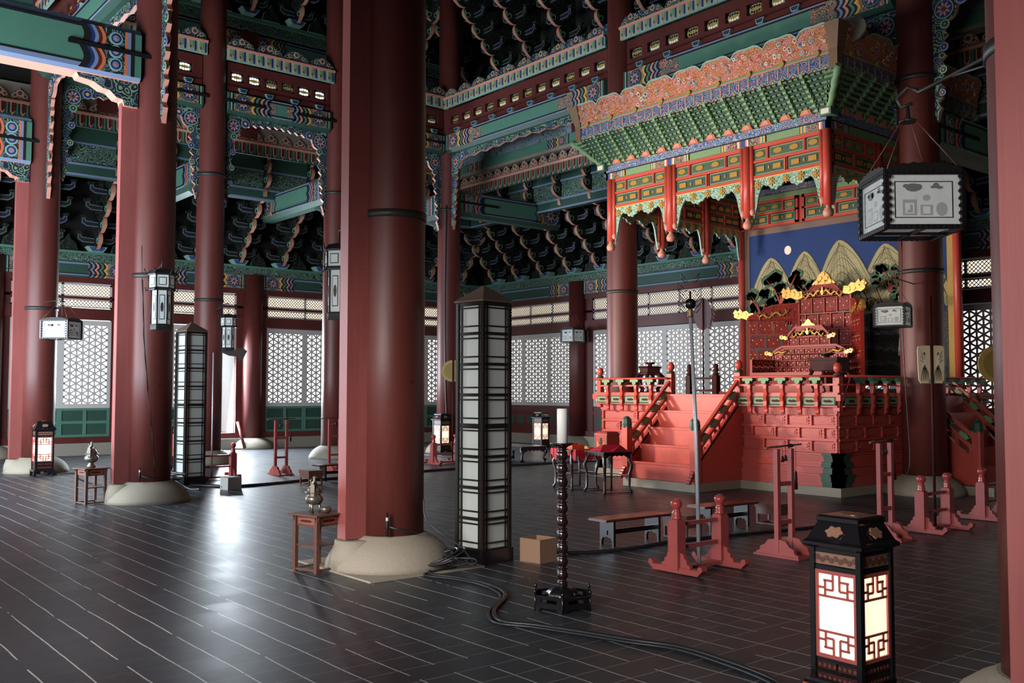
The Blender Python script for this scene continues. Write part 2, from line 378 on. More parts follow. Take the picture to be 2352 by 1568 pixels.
def vent_board(O,U,L,z0,z1,n,bright,label,group):
    U=Vector(U).normalized(); O=Vector(O); Nn=U.cross(Vector((0,0,1)))
    root=thing('vent_board',label,'vent board',tuple(O+U*(L/2)+Vector((0,0,z0))-Nn*.1),group)
    m=MB().fr(O,U,(0,0,1)); h=z1-z0; vc=z0+h*.52; ph=h*.17; pw=.17
    # board built as strips around the openings
    m.wall(0,z0,L,vc-ph,-.12,0,DRED); m.wall(0,vc+ph,L,z1,-.12,0,DRED)
    xs=[L*(i+.5)/n for i in range(n)] if n>7 else [L*.5+(i-(n-1)/2)*.42 for i in range(n)]
    prev=0
    for x in xs: m.wall(prev,vc-ph,x-pw,vc+ph,-.12,0,DRED); prev=x+pw
    m.wall(prev,vc-ph,L,vc+ph,-.12,0,DRED); m.wall(0,z0,L,z1,-.18,-.12,DRED)
    m.wall(0,z0+h*.16,L,z0+h*.20,0,.02,MAROON)
    m.build('board',root)
    for i,x in enumerate(xs):
        g=MB().fr(O-Nn*.11,U,(0,0,1))
        pts=[(x+(pw-ph*.9)*(1 if cos(a)>0 else -1)*.75+ph*.9*cos(a),vc+ph*.9*sin(a)) for a in [2*PI*k/20+.01 for k in range(20)]]
        g.prism(pts,0,.05,MINT); g.prism([((px-x)*.86+x,(py-vc)*.82+vc) for px,py in pts],.05,.06,FANG)
        for a_,b_ in ((-.085,.04),(-.03,.05),(.03,.05),(.085,.04),(-.085,-.04),(-.03,-.05),(.03,-.05),(.085,-.04)):
            g.disc(x+a_,vc+b_*ph/.1,.024,.06,.066,(SKYH if i in bright else (DIMH if (i%3 and b_<0) else INK)),8)
        g.build('fretwork_opening',root)
    for k in range(4 if n<8 else 8):
        g=MB().fr(O,U,(0,0,1)); x=L*(k+.55)/(4 if n<8 else 8)
        g.prism([(x-.10,z0+.07),(x+.10,z0+.07),(x+.065,z0-.03),(x-.065,z0-.03)],0,.07,MINT); g.prism([(x-.08,z0+.055),(x+.08,z0+.055),(x+.05,z0-.015),(x-.05,z0-.015)],.07,.075,NAVY)
        g.build('bearing_block',root)
    return root
def parapet(O,U,L,z0,z1,label,group,small=False):
    """cut-out valance below a salmon rail with a scalloped crest above"""
    U=Vector(U).normalized(); O=Vector(O); root=thing('painted_parapet',label,'parapet',tuple(O+U*(L/2)+Vector((0,0,z0))),group)
    zr=z0+(z1-z0)*.52; m=MB().fr(O,U,(0,0,1)); m.wall(0,z0,L,zr,-.05,0,DGREEN if small else MINT)
    p=.225 if not small else .20; n=int(L/p); p=L/n
    for i in range(n):
        a=i*p; zt=zr-.03; h=zt-z0-.02
        m.prism([(a+.02,zt),(a+.02,z0+.08),(a+p*.3,z0+.01),(a+p*.58,z0+.08),(a+p*.58,zt)],0,.010,SALM)
        m.prism([(a+.04,zt),(a+.04,z0+.10),(a+p*.3,z0+.05),(a+p*.53,z0+.10),(a+p*.53,zt)],.010,.016,LGREEN if not small else DRED)
        m.prism([(a+p*.22,z0+.12),(a+p*.3,z0+.06),(a+p*.38,z0+.12)],.016,.02,DRED)
        m.wall(a+p*.70,z0+.03,a+p*.86,zt,0,.012,NAVY if not small else GREEN)
    m.build('valance',root)
    r=MB().fr(O,U,(0,0,1)); r.wall(0,zr-.035,L,zr+.02,-.06,.045,SALM); r.build('rail',root)
    c=MB().fr(O,U,(0,0,1)); q=.62 if not small else .4; k=max(1,round(L/q)); q=L/k
    pts=[(0,zr+.02)]
    hh=z1-zr-.03
    for i in range(k):
        for j in range(9):
            t=j/8; pts.append((i*q+q*t,zr+.05+hh*(sin(PI*t)**.7*(.75+.25*abs(sin(3*PI*t))))))
    pts.append((L,zr+.02)); c.prism(pts,-.04,0,PSC if small else BGC,me=MINT)
    for i in range(k):
        for a_,b_,r_ in ((.5,.55,.075),(.25,.32,.05),(.75,.32,.05)):
            c.disc(i*q+q*a_,zr+.05+hh*b_,r_*hh/.25,0,.008,SALM,10); c.disc(i*q+q*a_,zr+.05+hh*b_,r_*.6*hh/.25,.008,.012,DGREEN,8)
    c.build('crest',root)
    return root

# ================================================================ columns
def column(x,y,label,zt,pil=None,base=True,Rb=.31,Rt=.29,strap=(3.23,),sq=False,mat=RED,group=None,name='wooden_column'):
    t=thing(name,label,'column',(x,y,0),group)
    if base:
        m=MB(); m.lathe([(.60,0),(.585,.06),(.55,.13),(.49,.20),(.42,.25),(.36,.28),(.33,.30)],GRAN,(x,y),40)
        if sq: m.fr(); m.box(x-.66,y-.60,0,x+.66,y+.60,.012,GRAN)
        m.build('stone_base',t)
    m=MB(); zb=.28 if base else 0
    m.lathe([(Rb,zb),(Rb,2),(Rb*.995,4),(Rt,8),(Rt*.98,zt)] if zt>5 else [(Rb,zb),(Rt,zt)],mat,(x,y),36); m.build('shaft',t)
    if pil:
        y0,z1=pil; m=MB(); m.box(x-.07,y-.51,.28,x+.07,y-Rb+.06,z1,PINK)
        m.build('support_post',t)
        m=MB(); m.lathe([(.22,0),(.21,.15),(.17,.27)],GRAN,(x,y-.38),14); m.build('post_stone',t)
    for z in strap:
        m=MB(); m.lathe([(Rb+.003,z-.035),(Rb+.012,z-.035),(Rb+.012,z+.035),(Rb+.003,z+.035)],IRON,(x,y),36); m.build('iron_band',t)
    return t
column(SX[0],SY,'tall red round column with a slender square post, farthest left, a lit lantern box at its foot',13,(1,6.1))
c345=column(SX[1],SY,'tall red round column with a long crack and slender square post, second from left',13,(1,6.0),strap=(3.27,))
m=MB(); 
crk=[(-.84,3.7),(-.78,3.2),(-.70,2.75),(-.66,2.4),(-.56,2.05),(-.42,1.6),(-.24,1.1),(-.10,.7),(-.04,.40)]
for (a,z),(b,z2) in zip(crk,crk[1:]):
    A=a; B=b
    P=lambda an,zz,dr:(SX[1]+(.312+dr)*cos(an),SY+(.312+dr)*sin(an),zz)
    m.tube([P(A,z,-.004),P(B,z2,-.004)],.010 if 1.5<z2<2.9 else .005,INK,5)
m.build('crack',c345)
cbig=column(SX[2],SY,'massive red round column with square post in the centre foreground',13,(1,6.4),sq=True)
cr=column(SX[3],SY,'pinkish square post before a round column, cut off at the right edge',13,(1,6.4))
for t,x,y in ((cbig,SX[2],SY),(c345,SX[1],SY)):
    m=MB(); m.tube([(x+.30,y-.22,.31),(x+.30,y-.22,.40),(x+.30,y-.22,.52)],[.012,.018,.008],BLACKM,8); m.tube([(x+.30,y-.22,.43),(x+.30,y-.22,.48)],.014,SILV,8); m.tube([(x+.30,y-.22,.40),(x+.36,y-.1,.36),(x+.38,y+.05,.33)],.008,CABLE,6); m.build('sensor_clamp',t)
column(RX,WY[1],'dark red round column behind the left tower lantern, one bay north of the leftmost column',13,strap=(3.6,6.4),mat=RED)
column(RX,WY[2],'red round column half hidden behind the square post of the central column',13,strap=(6.4,),mat=RED)
column(RX,WY[3],'dark red corner column where the left and rear painted beams meet',13,strap=(6.4,))
column(SX[1],RY,'red-brown round column behind the left end of the throne canopy',13,strap=(3.7,),Rb=.33)
column(SX[2],RY,'dark red round column beside the right end of the throne dais',13,strap=(3.5,6.6),Rb=.33)
for y in (1.3,WY[0],WY[1],WY[2],WY[3]):
    column(XW+.1,y,{WY[2]:'round red wall column between the open door and the lattice doors'}.get(y,'round dark red wall column set in the left lattice wall'),4.85,strap=(),group='round columns of the left wall',Rb=.27,Rt=.27,mat=DRED)
for x in (XW+.1,RX,SX[1],SX[2],-3.0):
    column(x,YN-.1,{RX:'round dark red wall column left of the throne dais, a small square lantern beside it'}.get(x,'round dark red wall column set in the rear lattice wall'),4.85,strap=(),group='round columns of the rear wall',Rb=.27,Rt=.27,mat=DRED)

# ================================================================ lattice doors and windows
def tri_lattice(m,u0,v0,u1,v1,p,wd,w0,w1,mt):
    """vertical bars plus two diagonals through the same knots"""
    n=max(2,round((u1-u0)/p)); p=(u1-u0)/n
    for i in range(1,n): x=u0+i*p; m.wall(x-wd/2,v0,x+wd/2,v1,w0,w1,mt)
    s=math.tan(R(30)); st=2*p*s; H=v1-v0
    for sg in (1,-1):
        k=-int((u1-u0)*s/st)-2
        while v0+k*st<v1+(u1-u0)*s+st:
            c=v0+k*st+ (0 if sg>0 else 0); 
            # v = c + sg*s*(u-u0)
            def vv(u): return c+sg*s*(u-u0)
            ua,ub=u0,u1
            if sg>0:
                ua=max(u0,u0+(v0-c)/s); ub=min(u1,u0+(v1-c)/s)
            else:
                ua=max(u0,u0+(c-v1)/s); ub=min(u1,u0+(c-v0)/s)
            if ub-ua>.03:
                h=wd/2/cos(R(30)); m.prism([(ua,vv(ua)-h),(ub,vv(ub)-h),(ub,vv(ub)+h),(ua,vv(ua)+h)],w0+.002,w1-.002,mt)
            k+=1
    # petals: little discs thicken every knot
    for i in range(n+1):
        x=u0+i*p; k=0
        z=v0+((i%2)*p*s)
        while z<v1:
            m.disc(x if 0<i<n else x,z,wd*1.0,w0+.004,w1-.004,mt,6); z+=st
def cross_lattice(m,u0,v0,u1,v1,p,wd,w0,w1,mt):
    H=v1-v0; 
    for sg in (1,-1):
        k=-int(H/p)-1
        while u0+k*p<u1+H+p:
            c=u0+k*p
            # u = c + sg*(v-v0)
            va,vb=v0,v1
            if sg>0: va=max(v0,v0+(u0-c)); vb=min(v1,v0+(u1-c))
            else: va=max(v0,v0+(c-u1)); vb=min(v1,v0+(c-u0))
            if vb-va>.02:
                f=lambda v:c+sg*(v-v0); m.prism([(f(va)-wd*.7,va),(f(va)+wd*.7,va),(f(vb)+wd*.7,vb),(f(vb)-wd*.7,vb)],w0,w1,mt)
            k+=1
def leaf(parent,O,U,u0,u1,v0=1.17,v1=3.38,lower='green',hooks=True):
    PP=PAPER if lower else PAPERN
    f=MB().fr(O,U,(0,0,1)); b=.085
    f.wall(u0,v0,u0+b,v1,-.03,.03,LAT); f.wall(u1-b,v0,u1,v1,-.03,.03,LAT); f.wall(u0+b,v0,u1-b,v0+.11,-.03,.03,LAT); f.wall(u0+b,v1-.13,u1-b,v1,-.03,.03,LAT)
    fo=f.build('leaf_frame',parent)
    l=MB().fr(O,U,(0,0,1)); tri_lattice(l,u0+b,v0+.11,u1-b,v1-.13,.15,.040,-.015,.015,LAT); l.build('lattice',fo)
    q=MB().fr(O,U,(0,0,1)); q.wall(u0+b*.5,v0+.05,u1-b*.5,v1-.06,-.045,-.032,PP); q.build('paper_pane',fo)
    if lower:
        g=MB().fr(O,U,(0,0,1)); z=.45; g.wall(u0,z,u1,v0,-.03,.0,DGREEN)
        w_=(u1-u0); 
        for a,b_ in ((0,.06),(w_/2-.04,w_/2+.04),(w_-.06,w_)): g.wall(u0+a,z,u0+b_,v0,0,.025,GREEN)
        for a,b_ in ((z,z+.06),(z+.33,z+.40),(v0-.06,v0)): g.wall(u0,a,u1,b_,0,.022,GREEN)
        g.build('green_panel',fo)
    return fo
def transom(parent,O,U,u0,u1,post=None):
    f=MB().fr(O,U,(0,0,1))
    for v0,v1 in ((3.98,4.30),(3.70,3.91)):
        b=.05
        f.wall(u0,v0,u0+b,v1,-.02,.02,LAT); f.wall(u1-b,v0,u1,v1,-.02,.02,LAT); f.wall(u0,v0,u1,v0+.035,-.02,.02,LAT); f.wall(u0,v1-.035,u1,v1,-.02,.02,LAT)
        k=max(1,round((u1-u0)/1.1))
        for i in range(1,k): x=u0+(u1-u0)*i/k; f.wall(x-.03,v0,x+.03,v1,-.02,.02,LAT)
        cross_lattice(f,u0+b,v0+.035,u1-b,v1-.035,.085,.012,-.012,.008,LATD)
    o=f.build('transom_lattice',parent)
    q=MB().fr(O,U,(0,0,1)); q.wall(u0+.02,3.72,u1-.02,4.28,-.05,-.03,PAPERC); q.build('paper_pane',o)
def wall_bay(root,O,U,a,b,leaves,kind='W',panels=True):
    """timber frame of one bay between u=a and u=b with its door leaves"""
    m=MB().fr(O,U,(0,0,1))
    m.wall(a,0,b,.30,-.12,.22,GRAN2); m.wall(a,.30,b,.45,-.10,.10,DRED)
    m.wall(a,3.40,b,3.68,-.10,.10,DRED); m.wall(a,4.32,b,4.46,-.10,.10,DRED); m.wall(a,3.915,b,3.975,-.04,.05,DRED)
    lo=min(l[0] for l in leaves) if leaves else b; hi=max(l[1] for l in leaves) if leaves else b
    m.wall(a,.45,lo,4.32,-.08,.05,DRED); m.wall(hi,.45,b,4.32,-.08,.05,DRED)
    if kind=='N':
        m.wall(lo,.45,hi,1.17,-.06,.03,DRED)
        n=max(1,int((hi-lo)/.45))
        for i in range(n): x=lo+(hi-lo)*(i+.5)/n; m.wall(x-.14,.60,x+.14,.85,.03,.035,DGREEN)
        m.wall(lo,.95,hi,1.02,.03,.06,DRED)
    m.build('timber_frame',root)
    for l in leaves:
        if len(l)>2: continue
        leaf(root,O,U,l[0],l[1],lower=(kind=='W'))
    if leaves: transom(root,O,U,lo,hi)
def frieze(root,O,U,a,b):
    """painted lintel beam, curl board and green plate over one bay"""
    L=b-a; O2=Vector(O)+Vector(U)*a
    m=MB().fr(O,U,(0,0,1)); m.wall(a,4.46,b,4.86,-.15,.12,DGREEN); m.wall(a,4.50,b,4.53,.12,.13,LBLUE); m.wall(a,4.78,b,4.82,.12,.13,LBLUE); m.wall(a,4.53,b,4.55,.12,.135,INK)
    m.fr(Vector(O)+Vector(U).normalized().cross(Vector((0,0,1)))*.12,U,(0,0,1))
    beam_end(m,a+.26,4.47,4.85,1,1.0); beam_end(m,b-.26,4.47,4.85,-1,1.0)
    m.build('lotus_lintel',root)
    m=MB().fr(O,U,(0,0,1)); m.wall(a,4.86,b,5.04,-.1,.16,FSC); m.wall(a,5.04,b,5.10,-.12,.26,GREEN); m.build('curl_board',root)
OW=(XW,0,0); UW=(0,1,0); ON=(0,YN,0); UN=(1,0,0)
wl=struct('wall_left'); wn=struct('wall_rear')
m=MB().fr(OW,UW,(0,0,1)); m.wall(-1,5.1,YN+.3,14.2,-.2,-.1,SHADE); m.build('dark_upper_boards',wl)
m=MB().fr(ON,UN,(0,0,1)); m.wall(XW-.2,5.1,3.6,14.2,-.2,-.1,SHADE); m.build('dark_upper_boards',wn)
bays=[(1.3,4.82,[(1.75,2.95),(2.95,4.35)]),(4.82,8.26,[(5.25,6.42),(6.42,7.62)]),(8.26,11.42,[(8.75,9.60),(9.60,10.97,'open')]),(11.42,14.80,[(11.87,13.08),(13.08,14.30)]),(14.80,19.6,[(15.25,16.3),(16.3,17.35),(17.35,18.4),(18.4,19.2)])]
for i,(a,b,l) in enumerate(bays):
    d=struct('door_%d'%(i+1)); wall_bay(d,OW,UW,a,b,l); frieze(wl,OW,UW,a,b)
nb=[(XW,RX,[(-25.1,-24.45),(-24.45,-23.37),(-23.37,-22.15),(-22.15,-20.98)]),(RX,SX[1],[(-20.2,-19.0),(-19.0,-17.45),(-17.45,-16.0),(-16.0,-14.75)]),(SX[1],SX[2],[(-13.8,-12.3),(-12.3,-10.9),(-10.9,-9.6),(-9.6,-8.15)]),(SX[2],-3.0,[(-7.2,-6.1),(-6.1,-5.0),(-5,-3.6)])]
for i,(a,b,l) in enumerate(nb):
    d=struct('window_%d'%(i+1)); wall_bay(d,ON,UN,a,b,l,'N'); frieze(wn,ON,UN,a,b)
# open leaf of the west door swung outward, bright courtyard beyond with a low red balustrade
t=thing('open_door_leaf','pale lattice door leaf standing open in the left wall','door',(XW-.5,10.93,0))
m=MB().fr((XW-.02,10.95,0),(-1,0,0),(0,0,1)); m.wall(0,.45,1.1,3.38,0,.06,LAT); m.build('leaf_frame',t)
t=thing('porch_balustrade','red lacquered balustrade with a turned post outside the open door','balustrade',(XW-1.6,10.2,0))
m=MB().fr((XW-1.6,0,0),(0,1,0),(0,0,1))
m.wall(8.8,.30,11.4,.62,-.03,.03,VERM); m.wall(8.8,1.30,11.4,1.37,-.04,.04,DRED); m.wall(8.8,.85,11.4,.90,-.03,.03,DRED); m.wall(8.8,0,11.4,.30,-.1,.1,GRAN2); m.build('rails',t)
m=MB(); m.lathe([(.05,.3),(.05,1.3),(.09,1.36),(.04,1.45),(.09,1.55),(.04,1.64),(.08,1.72),(.03,1.84)],DRED,(XW-1.55,10.55),14); m.build('turned_post',t)
m=MB(); m.box(XW-3.2,7.5,-.2,XW-.12,13,-.01,CREAM); o=m.build('floor_porch'); o['kind']='structure'
m=MB(); m.fr((XW-3.2,0,0),UW,(0,0,1)); m.wall(7.5,0,13,4.2,-.05,0,SKYH); o=m.build('courtyard_glow_1'); o['kind']='structure'  # added glowing panel standing in for the bright courtyard
t=thing('door_brace','sloping wooden brace leaning against the wall column by the open door','brace',(XW+.45,11.1,0))
m=MB(); m.tube([(XW+.55,11.05,.03),(XW+.2,10.98,.75)],.05,DRED,4); m.build('brace',t)

# ================================================================ bracket clusters
def lobes(pts,bulge,n=5):
    out=[]
    for a,b in zip(pts,pts[1:]):
        A=Vector(a);B=Vector(b);d=B-A;nn=Vector((d.y,-d.x)).normalized()
        for i in range(n):
            t=i/n; out.append(tuple(A+d*t+nn*bulge*d.length*sin(PI*t)))
    out.append(pts[-1]); return out
def bracket_proto(name,tiers=5,dx=.32,dz=.36,x0=.12,z0=.12,head=3,first=True):
    """faces -Y; origin on the plate under the cluster"""
    t=thing(name,'x','bracket cluster',(0,0,0))
    m=MB().fr((0,0,0),(0,-1,0),(0,0,1))
    edge=[(x0,z0-.06)]
    x,z=x0,z0
    for i in range(tiers):
        edge.append((x+.30,z+.04)); edge.append((x+.40,z+.22)); edge.append((x+.30,z+dz-.02)); x+=dx; z+=dz
    xe=x+.16
    for i in range(head):
        edge.append((xe+.10,z+.04)); edge.append((xe+.16,z+.22)); edge.append((xe,z+.33)); z+=.34
    prof=lobes(edge,.16,4)+[(x-.1,z+.02),(-.05,z+.02),(-.05,z0-.06)]
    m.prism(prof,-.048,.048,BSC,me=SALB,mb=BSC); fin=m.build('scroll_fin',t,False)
    # white-edged curls painted on both cheeks of every lobe
    d=MB()
    for sg in (-1,1):
        d.fr((sg*.048,0,0),(0,-1,0),(0,0,1)); x,z=x0,z0
        w=(0,.008) if sg<0 else (-.008,0)
        w=(-.008,.008)
        for i in range(tiers+head):
            cx,cz=(x+.26,z+.16) if i<tiers else (xe+.0,z+.18)
            pts=[(cx+(.02+.012*k)*cos(k*.75),cz+(.02+.012*k)*sin(k*.75),0) for k in range(10)]
            d.tube([(a,b,c) for a,b,c in pts],.009,MINT,4)
            d.prism([(cx+.07,cz-.10),(cx+.13,cz-.02),(cx+.10,cz+.10),(cx+.03,cz+.02)],w[0],w[1],LGREEN)
            if i<tiers: x+=dx; z+=dz
            else: z+=.34
    d.build('curl_ornament',fin,False)
    # crosswise arms on every tier, each a boat shape with a pale outline and a dark core
    x,z=x0,z0
    for i in range(tiers):
        for side in (-1,1):
            a=MB().fr((0,-(x+.02),0),(1,0,0),(0,0,1)); s=side
            P=[(.06,z+.10),(.34,z+.10),(.46,z+.18),(.46,z+.30),(.38,z+.30),(.36,z+.24),(.06,z+.22)]
            Q=[(.06,z+.125),(.33,z+.125),(.435,z+.19),(.435,z+.28),(.405,z+.28),(.385,z+.215),(.06,z+.195)]
            P=[(s*u,v) for u,v in P]; Q=[(s*u,v) for u,v in Q]
            a.prism(P,-.04,.04,OUTB if i%2 else OUTL,me=BSC); a.prism(Q,.04,.046,INK); a.prism(Q,-.046,-.04,INK)
            a.wall(min(s*.36,s*.50),z+.31,max(s*.36,s*.50),z+.37,-.05,.05,BSC)
            a.build('crosswise_arm',t,False)
        x+=dx; z+=dz
    # blue bearing cup below and a curl board beside it
    c=MB().fr((0,-.10,0),(1,0,0),(0,0,1))
    c.prism([(-.24,.13),(.24,.13),(.15,0),(-.15,0)],-.12,.14,MINT); c.prism([(-.20,.115),(.20,.115),(.12,.015),(-.12,.015)],.14,.15,BLUE); c.build('blue_bearing_block',t,False)
    c=MB().fr((0,0,0),(1,0,0),(0,0,1))
    c.prism([(.38,.0),(.86,.0),(.80,.20),(.68,.30),(.62,.42),(.56,.30),(.44,.20)],.0,.05,BSC,me=MINT); c.build('palmette_board',t,False)
    return t
BP=bracket_proto('bracket_cluster'); used=[0]
def brk(loc,rz,label,group,sc=None,proto=None):
    p=proto or BP
    if not p.get('used_once'):
        p['used_once']=1; put(p,loc,rz,label,group,sc); return p
    c=dup(p,loc,rz,label,group,sc=sc); return c
for i in range(14): brk((XW+.12,2.1+1.26*i,5.10),PI/2,'dark curling bracket cluster with salmon edges above the left lattice doors','bracket clusters above the left wall')
for i in range(14): brk((-24.4+1.2*i,YN-.12,5.10),0,'dark curling bracket cluster with salmon edges above the rear lattice windows','bracket clusters above the rear wall')
# inner purlin boards carried by the brackets
def purlin(O,U,a,b,label,z=(6.95,7.15,7.55,7.9,8.15)):
    root=thing('painted_purlin',label,'beam',tuple(Vector(O)+Vector(U)*((a+b)/2)+Vector((0,0,z[0]-.3))))
    m=MB().fr(O,U,(0,0,1)); m.wall(a,z[0]-.3,b,z[0],-.2,0,DGREEN); m.wall(a,z[0]-.3,b,z[0]-.25,0,.012,LBLUE); m.wall(a,z[0]-.05,b,z[0],0,.012,LBLUE); m.build('lower_timber',root)
    m=MB().fr(O,U,(0,0,1)); m.wall(a,z[0],b,z[2]-.15,-.14,-.04,FSC); m.build('curl_board',root)
    m=MB().fr(O,U,(0,0,1)); m.wall(a,z[2]-.15,b,z[3],-.2,0,DGREEN); m.wall(a,z[2]-.15,b,z[2]-.10,0,.012,LBLUE); m.wall(a,z[3]-.05,b,z[3],0,.012,LBLUE); m.build('upper_timber',root)
    return root
purlin((-23.72,0,0),UW,0.5,17.7,'stacked green painted timbers above the brackets of the left aisle')
purlin((0,17.72,0),UN,-23.7,-3,'stacked green painted timbers above the brackets of the rear aisle')
# ---- upper storey wall standing back from the inner columns
UO=1.75; XU=RX-UO; YU=RY+UO
def upper(O,U,a,b,side,posts):
    w=struct('wall_upper_%s'%side)
    m=MB().fr(O,U,(0,0,1)); m.wall(a,7.85,b,8.25,-.3,-.06,TAUPE)
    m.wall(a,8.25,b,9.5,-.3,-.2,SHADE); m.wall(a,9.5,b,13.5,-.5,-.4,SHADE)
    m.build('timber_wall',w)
    m=MB().fr(O,U,(0,0,1))
    for x in posts: m.wall(x-.22,7.9,x+.22,10.6,-.3,.02,DRED)
    m.build('stub_posts',w)
    return w
upper((XU,0,0),UW,0,YU+.2,'left',(6.5,9.9,13.1)); upper((0,YU,0),UN,XU-.2,0,'rear',(-17.5,-11,-4.7))
for (O,U,a,b,lb) in (((XU,0,0),UW,.5,6.5,'first'),((XU,0,0),UW,6.5,9.9,'second'),((XU,0,0),UW,9.9,13.1,'third'),((XU,0,0),UW,13.1,YU,'fourth')):
    O2=Vector(O)+Vector(U)*a
    parapet(O2,U,b-a,7.50,8.10,'painted valance behind the left inner columns, %s bay from front'%lb,'valances of the left upper storey',True)
    painted_beam('upper_lintel','green lintel of the left upper storey, %s bay from front'%lb,O2+Vector((0,0,0)),U,b-a,10.05,10.60,.3,.95,'lintels of the upper storey',faces=(0,))
    m=MB().fr(O2,U,(0,0,1)); m.wall(0,10.62,b-a,10.86,-.3,.05,FSC); m.wall(0,10.86,b-a,10.94,-.3,.14,GREEN); o=tag(m.build('curl_board'),'curl board above the left upper lintel, %s bay from front'%lb,'board','curl boards of the upper storey')
for (a,b,lb) in ((XU,-17.5,'nearest the corner column'),(-17.5,-11,'above the throne canopy'),(-11,-4.7,'to the right above the canopy')):
    O2=Vector((a,YU,0))
    parapet(O2,UN,b-a,7.22,7.80,'painted valance behind the rear columns, %s'%lb,'valances of the rear upper storey',True)
    painted_beam('upper_lintel','green lotus-ended lintel of the rear upper storey, %s'%lb,O2,UN,b-a,9.45,9.95,.3,.95,'lintels of the upper storey',faces=(0,))
    m=MB().fr(O2,UN,(0,0,1)); m.wall(0,9.97,b-a,10.20,-.3,.05,FSC); m.wall(0,10.20,b-a,10.28,-.3,.14,GREEN); tag(m.build('curl_board'),'green curl board of the rear upper storey, %s'%lb,'board','curl boards of the upper storey')
    m=MB().fr(O2,UN,(0,0,1)); m.wall(0,7.80,b-a,7.88,-.04,.10,TAUPE); m.wall(0,7.88,b-a,8.16,-.045,.03,GREEN); beam_end(m.fr(O2+Vector((0,-.03,0)),UN,(0,0,1)),.3,7.90,8.15,1,.8); beam_end(m,b-a-.3,7.90,8.15,-1,.8); m.fr(O2,UN,(0,0,1)); m.wall(0,8.16,b-a,9.0,-.045,-.02,PALE); tag(m.build('painted_infill_board'),'pale painted panel over the rear valance, %s'%lb,'panel','panels of the upper storey')
for i in range(11): brk((XU+.12,2.2+1.26*i,10.94),PI/2,'dark curling bracket cluster high above the left painted parapet','bracket clusters of the upper left wall')
for i in range(13): brk((-21.6+1.35*i,YU-.12,10.28),0,'dark curling bracket cluster high above the rear painted parapet','bracket clusters of the upper rear wall')

# ================================================================ ring of beams between the inner columns
ordn=['first','second','third']
for i,(a,b) in enumerate(zip(WY,WY[1:])):
    lb='left side, %s bay from the front'%ordn[i]; O=Vector((RX+.22,a+.29,0)); L=b-a-.58
    painted_beam('painted_beam','green lotus-ended beam, '+lb,O,UW,L,7.86,8.37,.44,1.15,'beams between the inner columns')
    vent_board(O-Vector((.10,0,0)),UW,L,8.40,9.05,6,(0,1,4,5) if i==1 else (0,1,2,3,4,5) if i==0 else (2,),'dark red board with oval openings, '+lb,'vent boards')
    parapet(O+Vector((.04,-.06,0)),UW,L+.12,9.05,9.60,'scalloped painted parapet, '+lb,'parapets between the inner columns')
    fretted((RX+.0,a+.29,0),UW,L,7.86,5.95,'carved spandrel with hanging tails, '+lb,'carved spandrels')
    tb=thing('tie_bar','black iron tie bars, '+lb,'iron bar',(RX+.25,a+.7,8.13)); strap_bar(tb,(RX+.24,a,0),UW,.2,1.15,8.13,BLACKM); strap_bar(tb,(RX+.24,a,0),UW,L-.6,L+.4,8.13,BLACKM)
for i,(a,b) in enumerate(zip(SX,SX[1:])):
    lb=['rear side between corner and canopy','rear side behind the canopy','rear side to the right of the canopy'][i]; O=Vector((a+.29,RY-.22,0)); L=b-a-.58
    painted_beam('painted_beam','green lotus-ended beam, '+lb,O,UN,L,7.86,8.37,.44,1.5,'beams between the inner columns')
    vent_board(O+Vector((0,.10,0)),UN,L,8.40,9.03,12,(),'dark red board with oval openings, '+lb,'vent boards')
    parapet(O+Vector((-.06,-.04,0)),UN,L+.12,9.03,9.52,'scalloped painted parapet, '+lb,'parapets between the inner columns')
    fretted((a+.29,RY,0),UN,L,7.86,5.95,'carved spandrel with hanging tails, '+lb,'carved spandrels')
O=Vector((SX[0]+.29,SY-.22,0)); L=SX[1]-SX[0]-.58
painted_beam('painted_beam','pale green painted beam high between the two leftmost front columns',O,UN,L,7.82,8.37,.44,1.5,'beams between the inner columns')
fretted((SX[0]+.29,SY,0),UN,L,7.82,5.5,'carved spandrel with hanging tails between the two leftmost front columns','carved spandrels')
vent_board(O+Vector((0,.10,0)),UN,L,8.40,9.03,12,(),'red board with oval openings high between the two leftmost front columns','vent boards')
parapet(O+Vector((-.06,-.04,0)),UN,L+.12,9.03,9.52,'painted parapet high between the two leftmost front columns','parapets between the inner columns')
fretted((SX[1]+.29,SY,0),UN,SX[2]-SX[1]-.58,7.82,5.6,'carved spandrel whose salmon-edged tail hangs on the right of the cracked column','carved spandrels')
painted_beam('painted_beam','painted beam high above the cracked and central columns',Vector((SX[1]+.29,SY-.22,0)),UN,SX[2]-SX[1]-.58,7.82,8.37,.44,1.5,'beams between the inner columns')
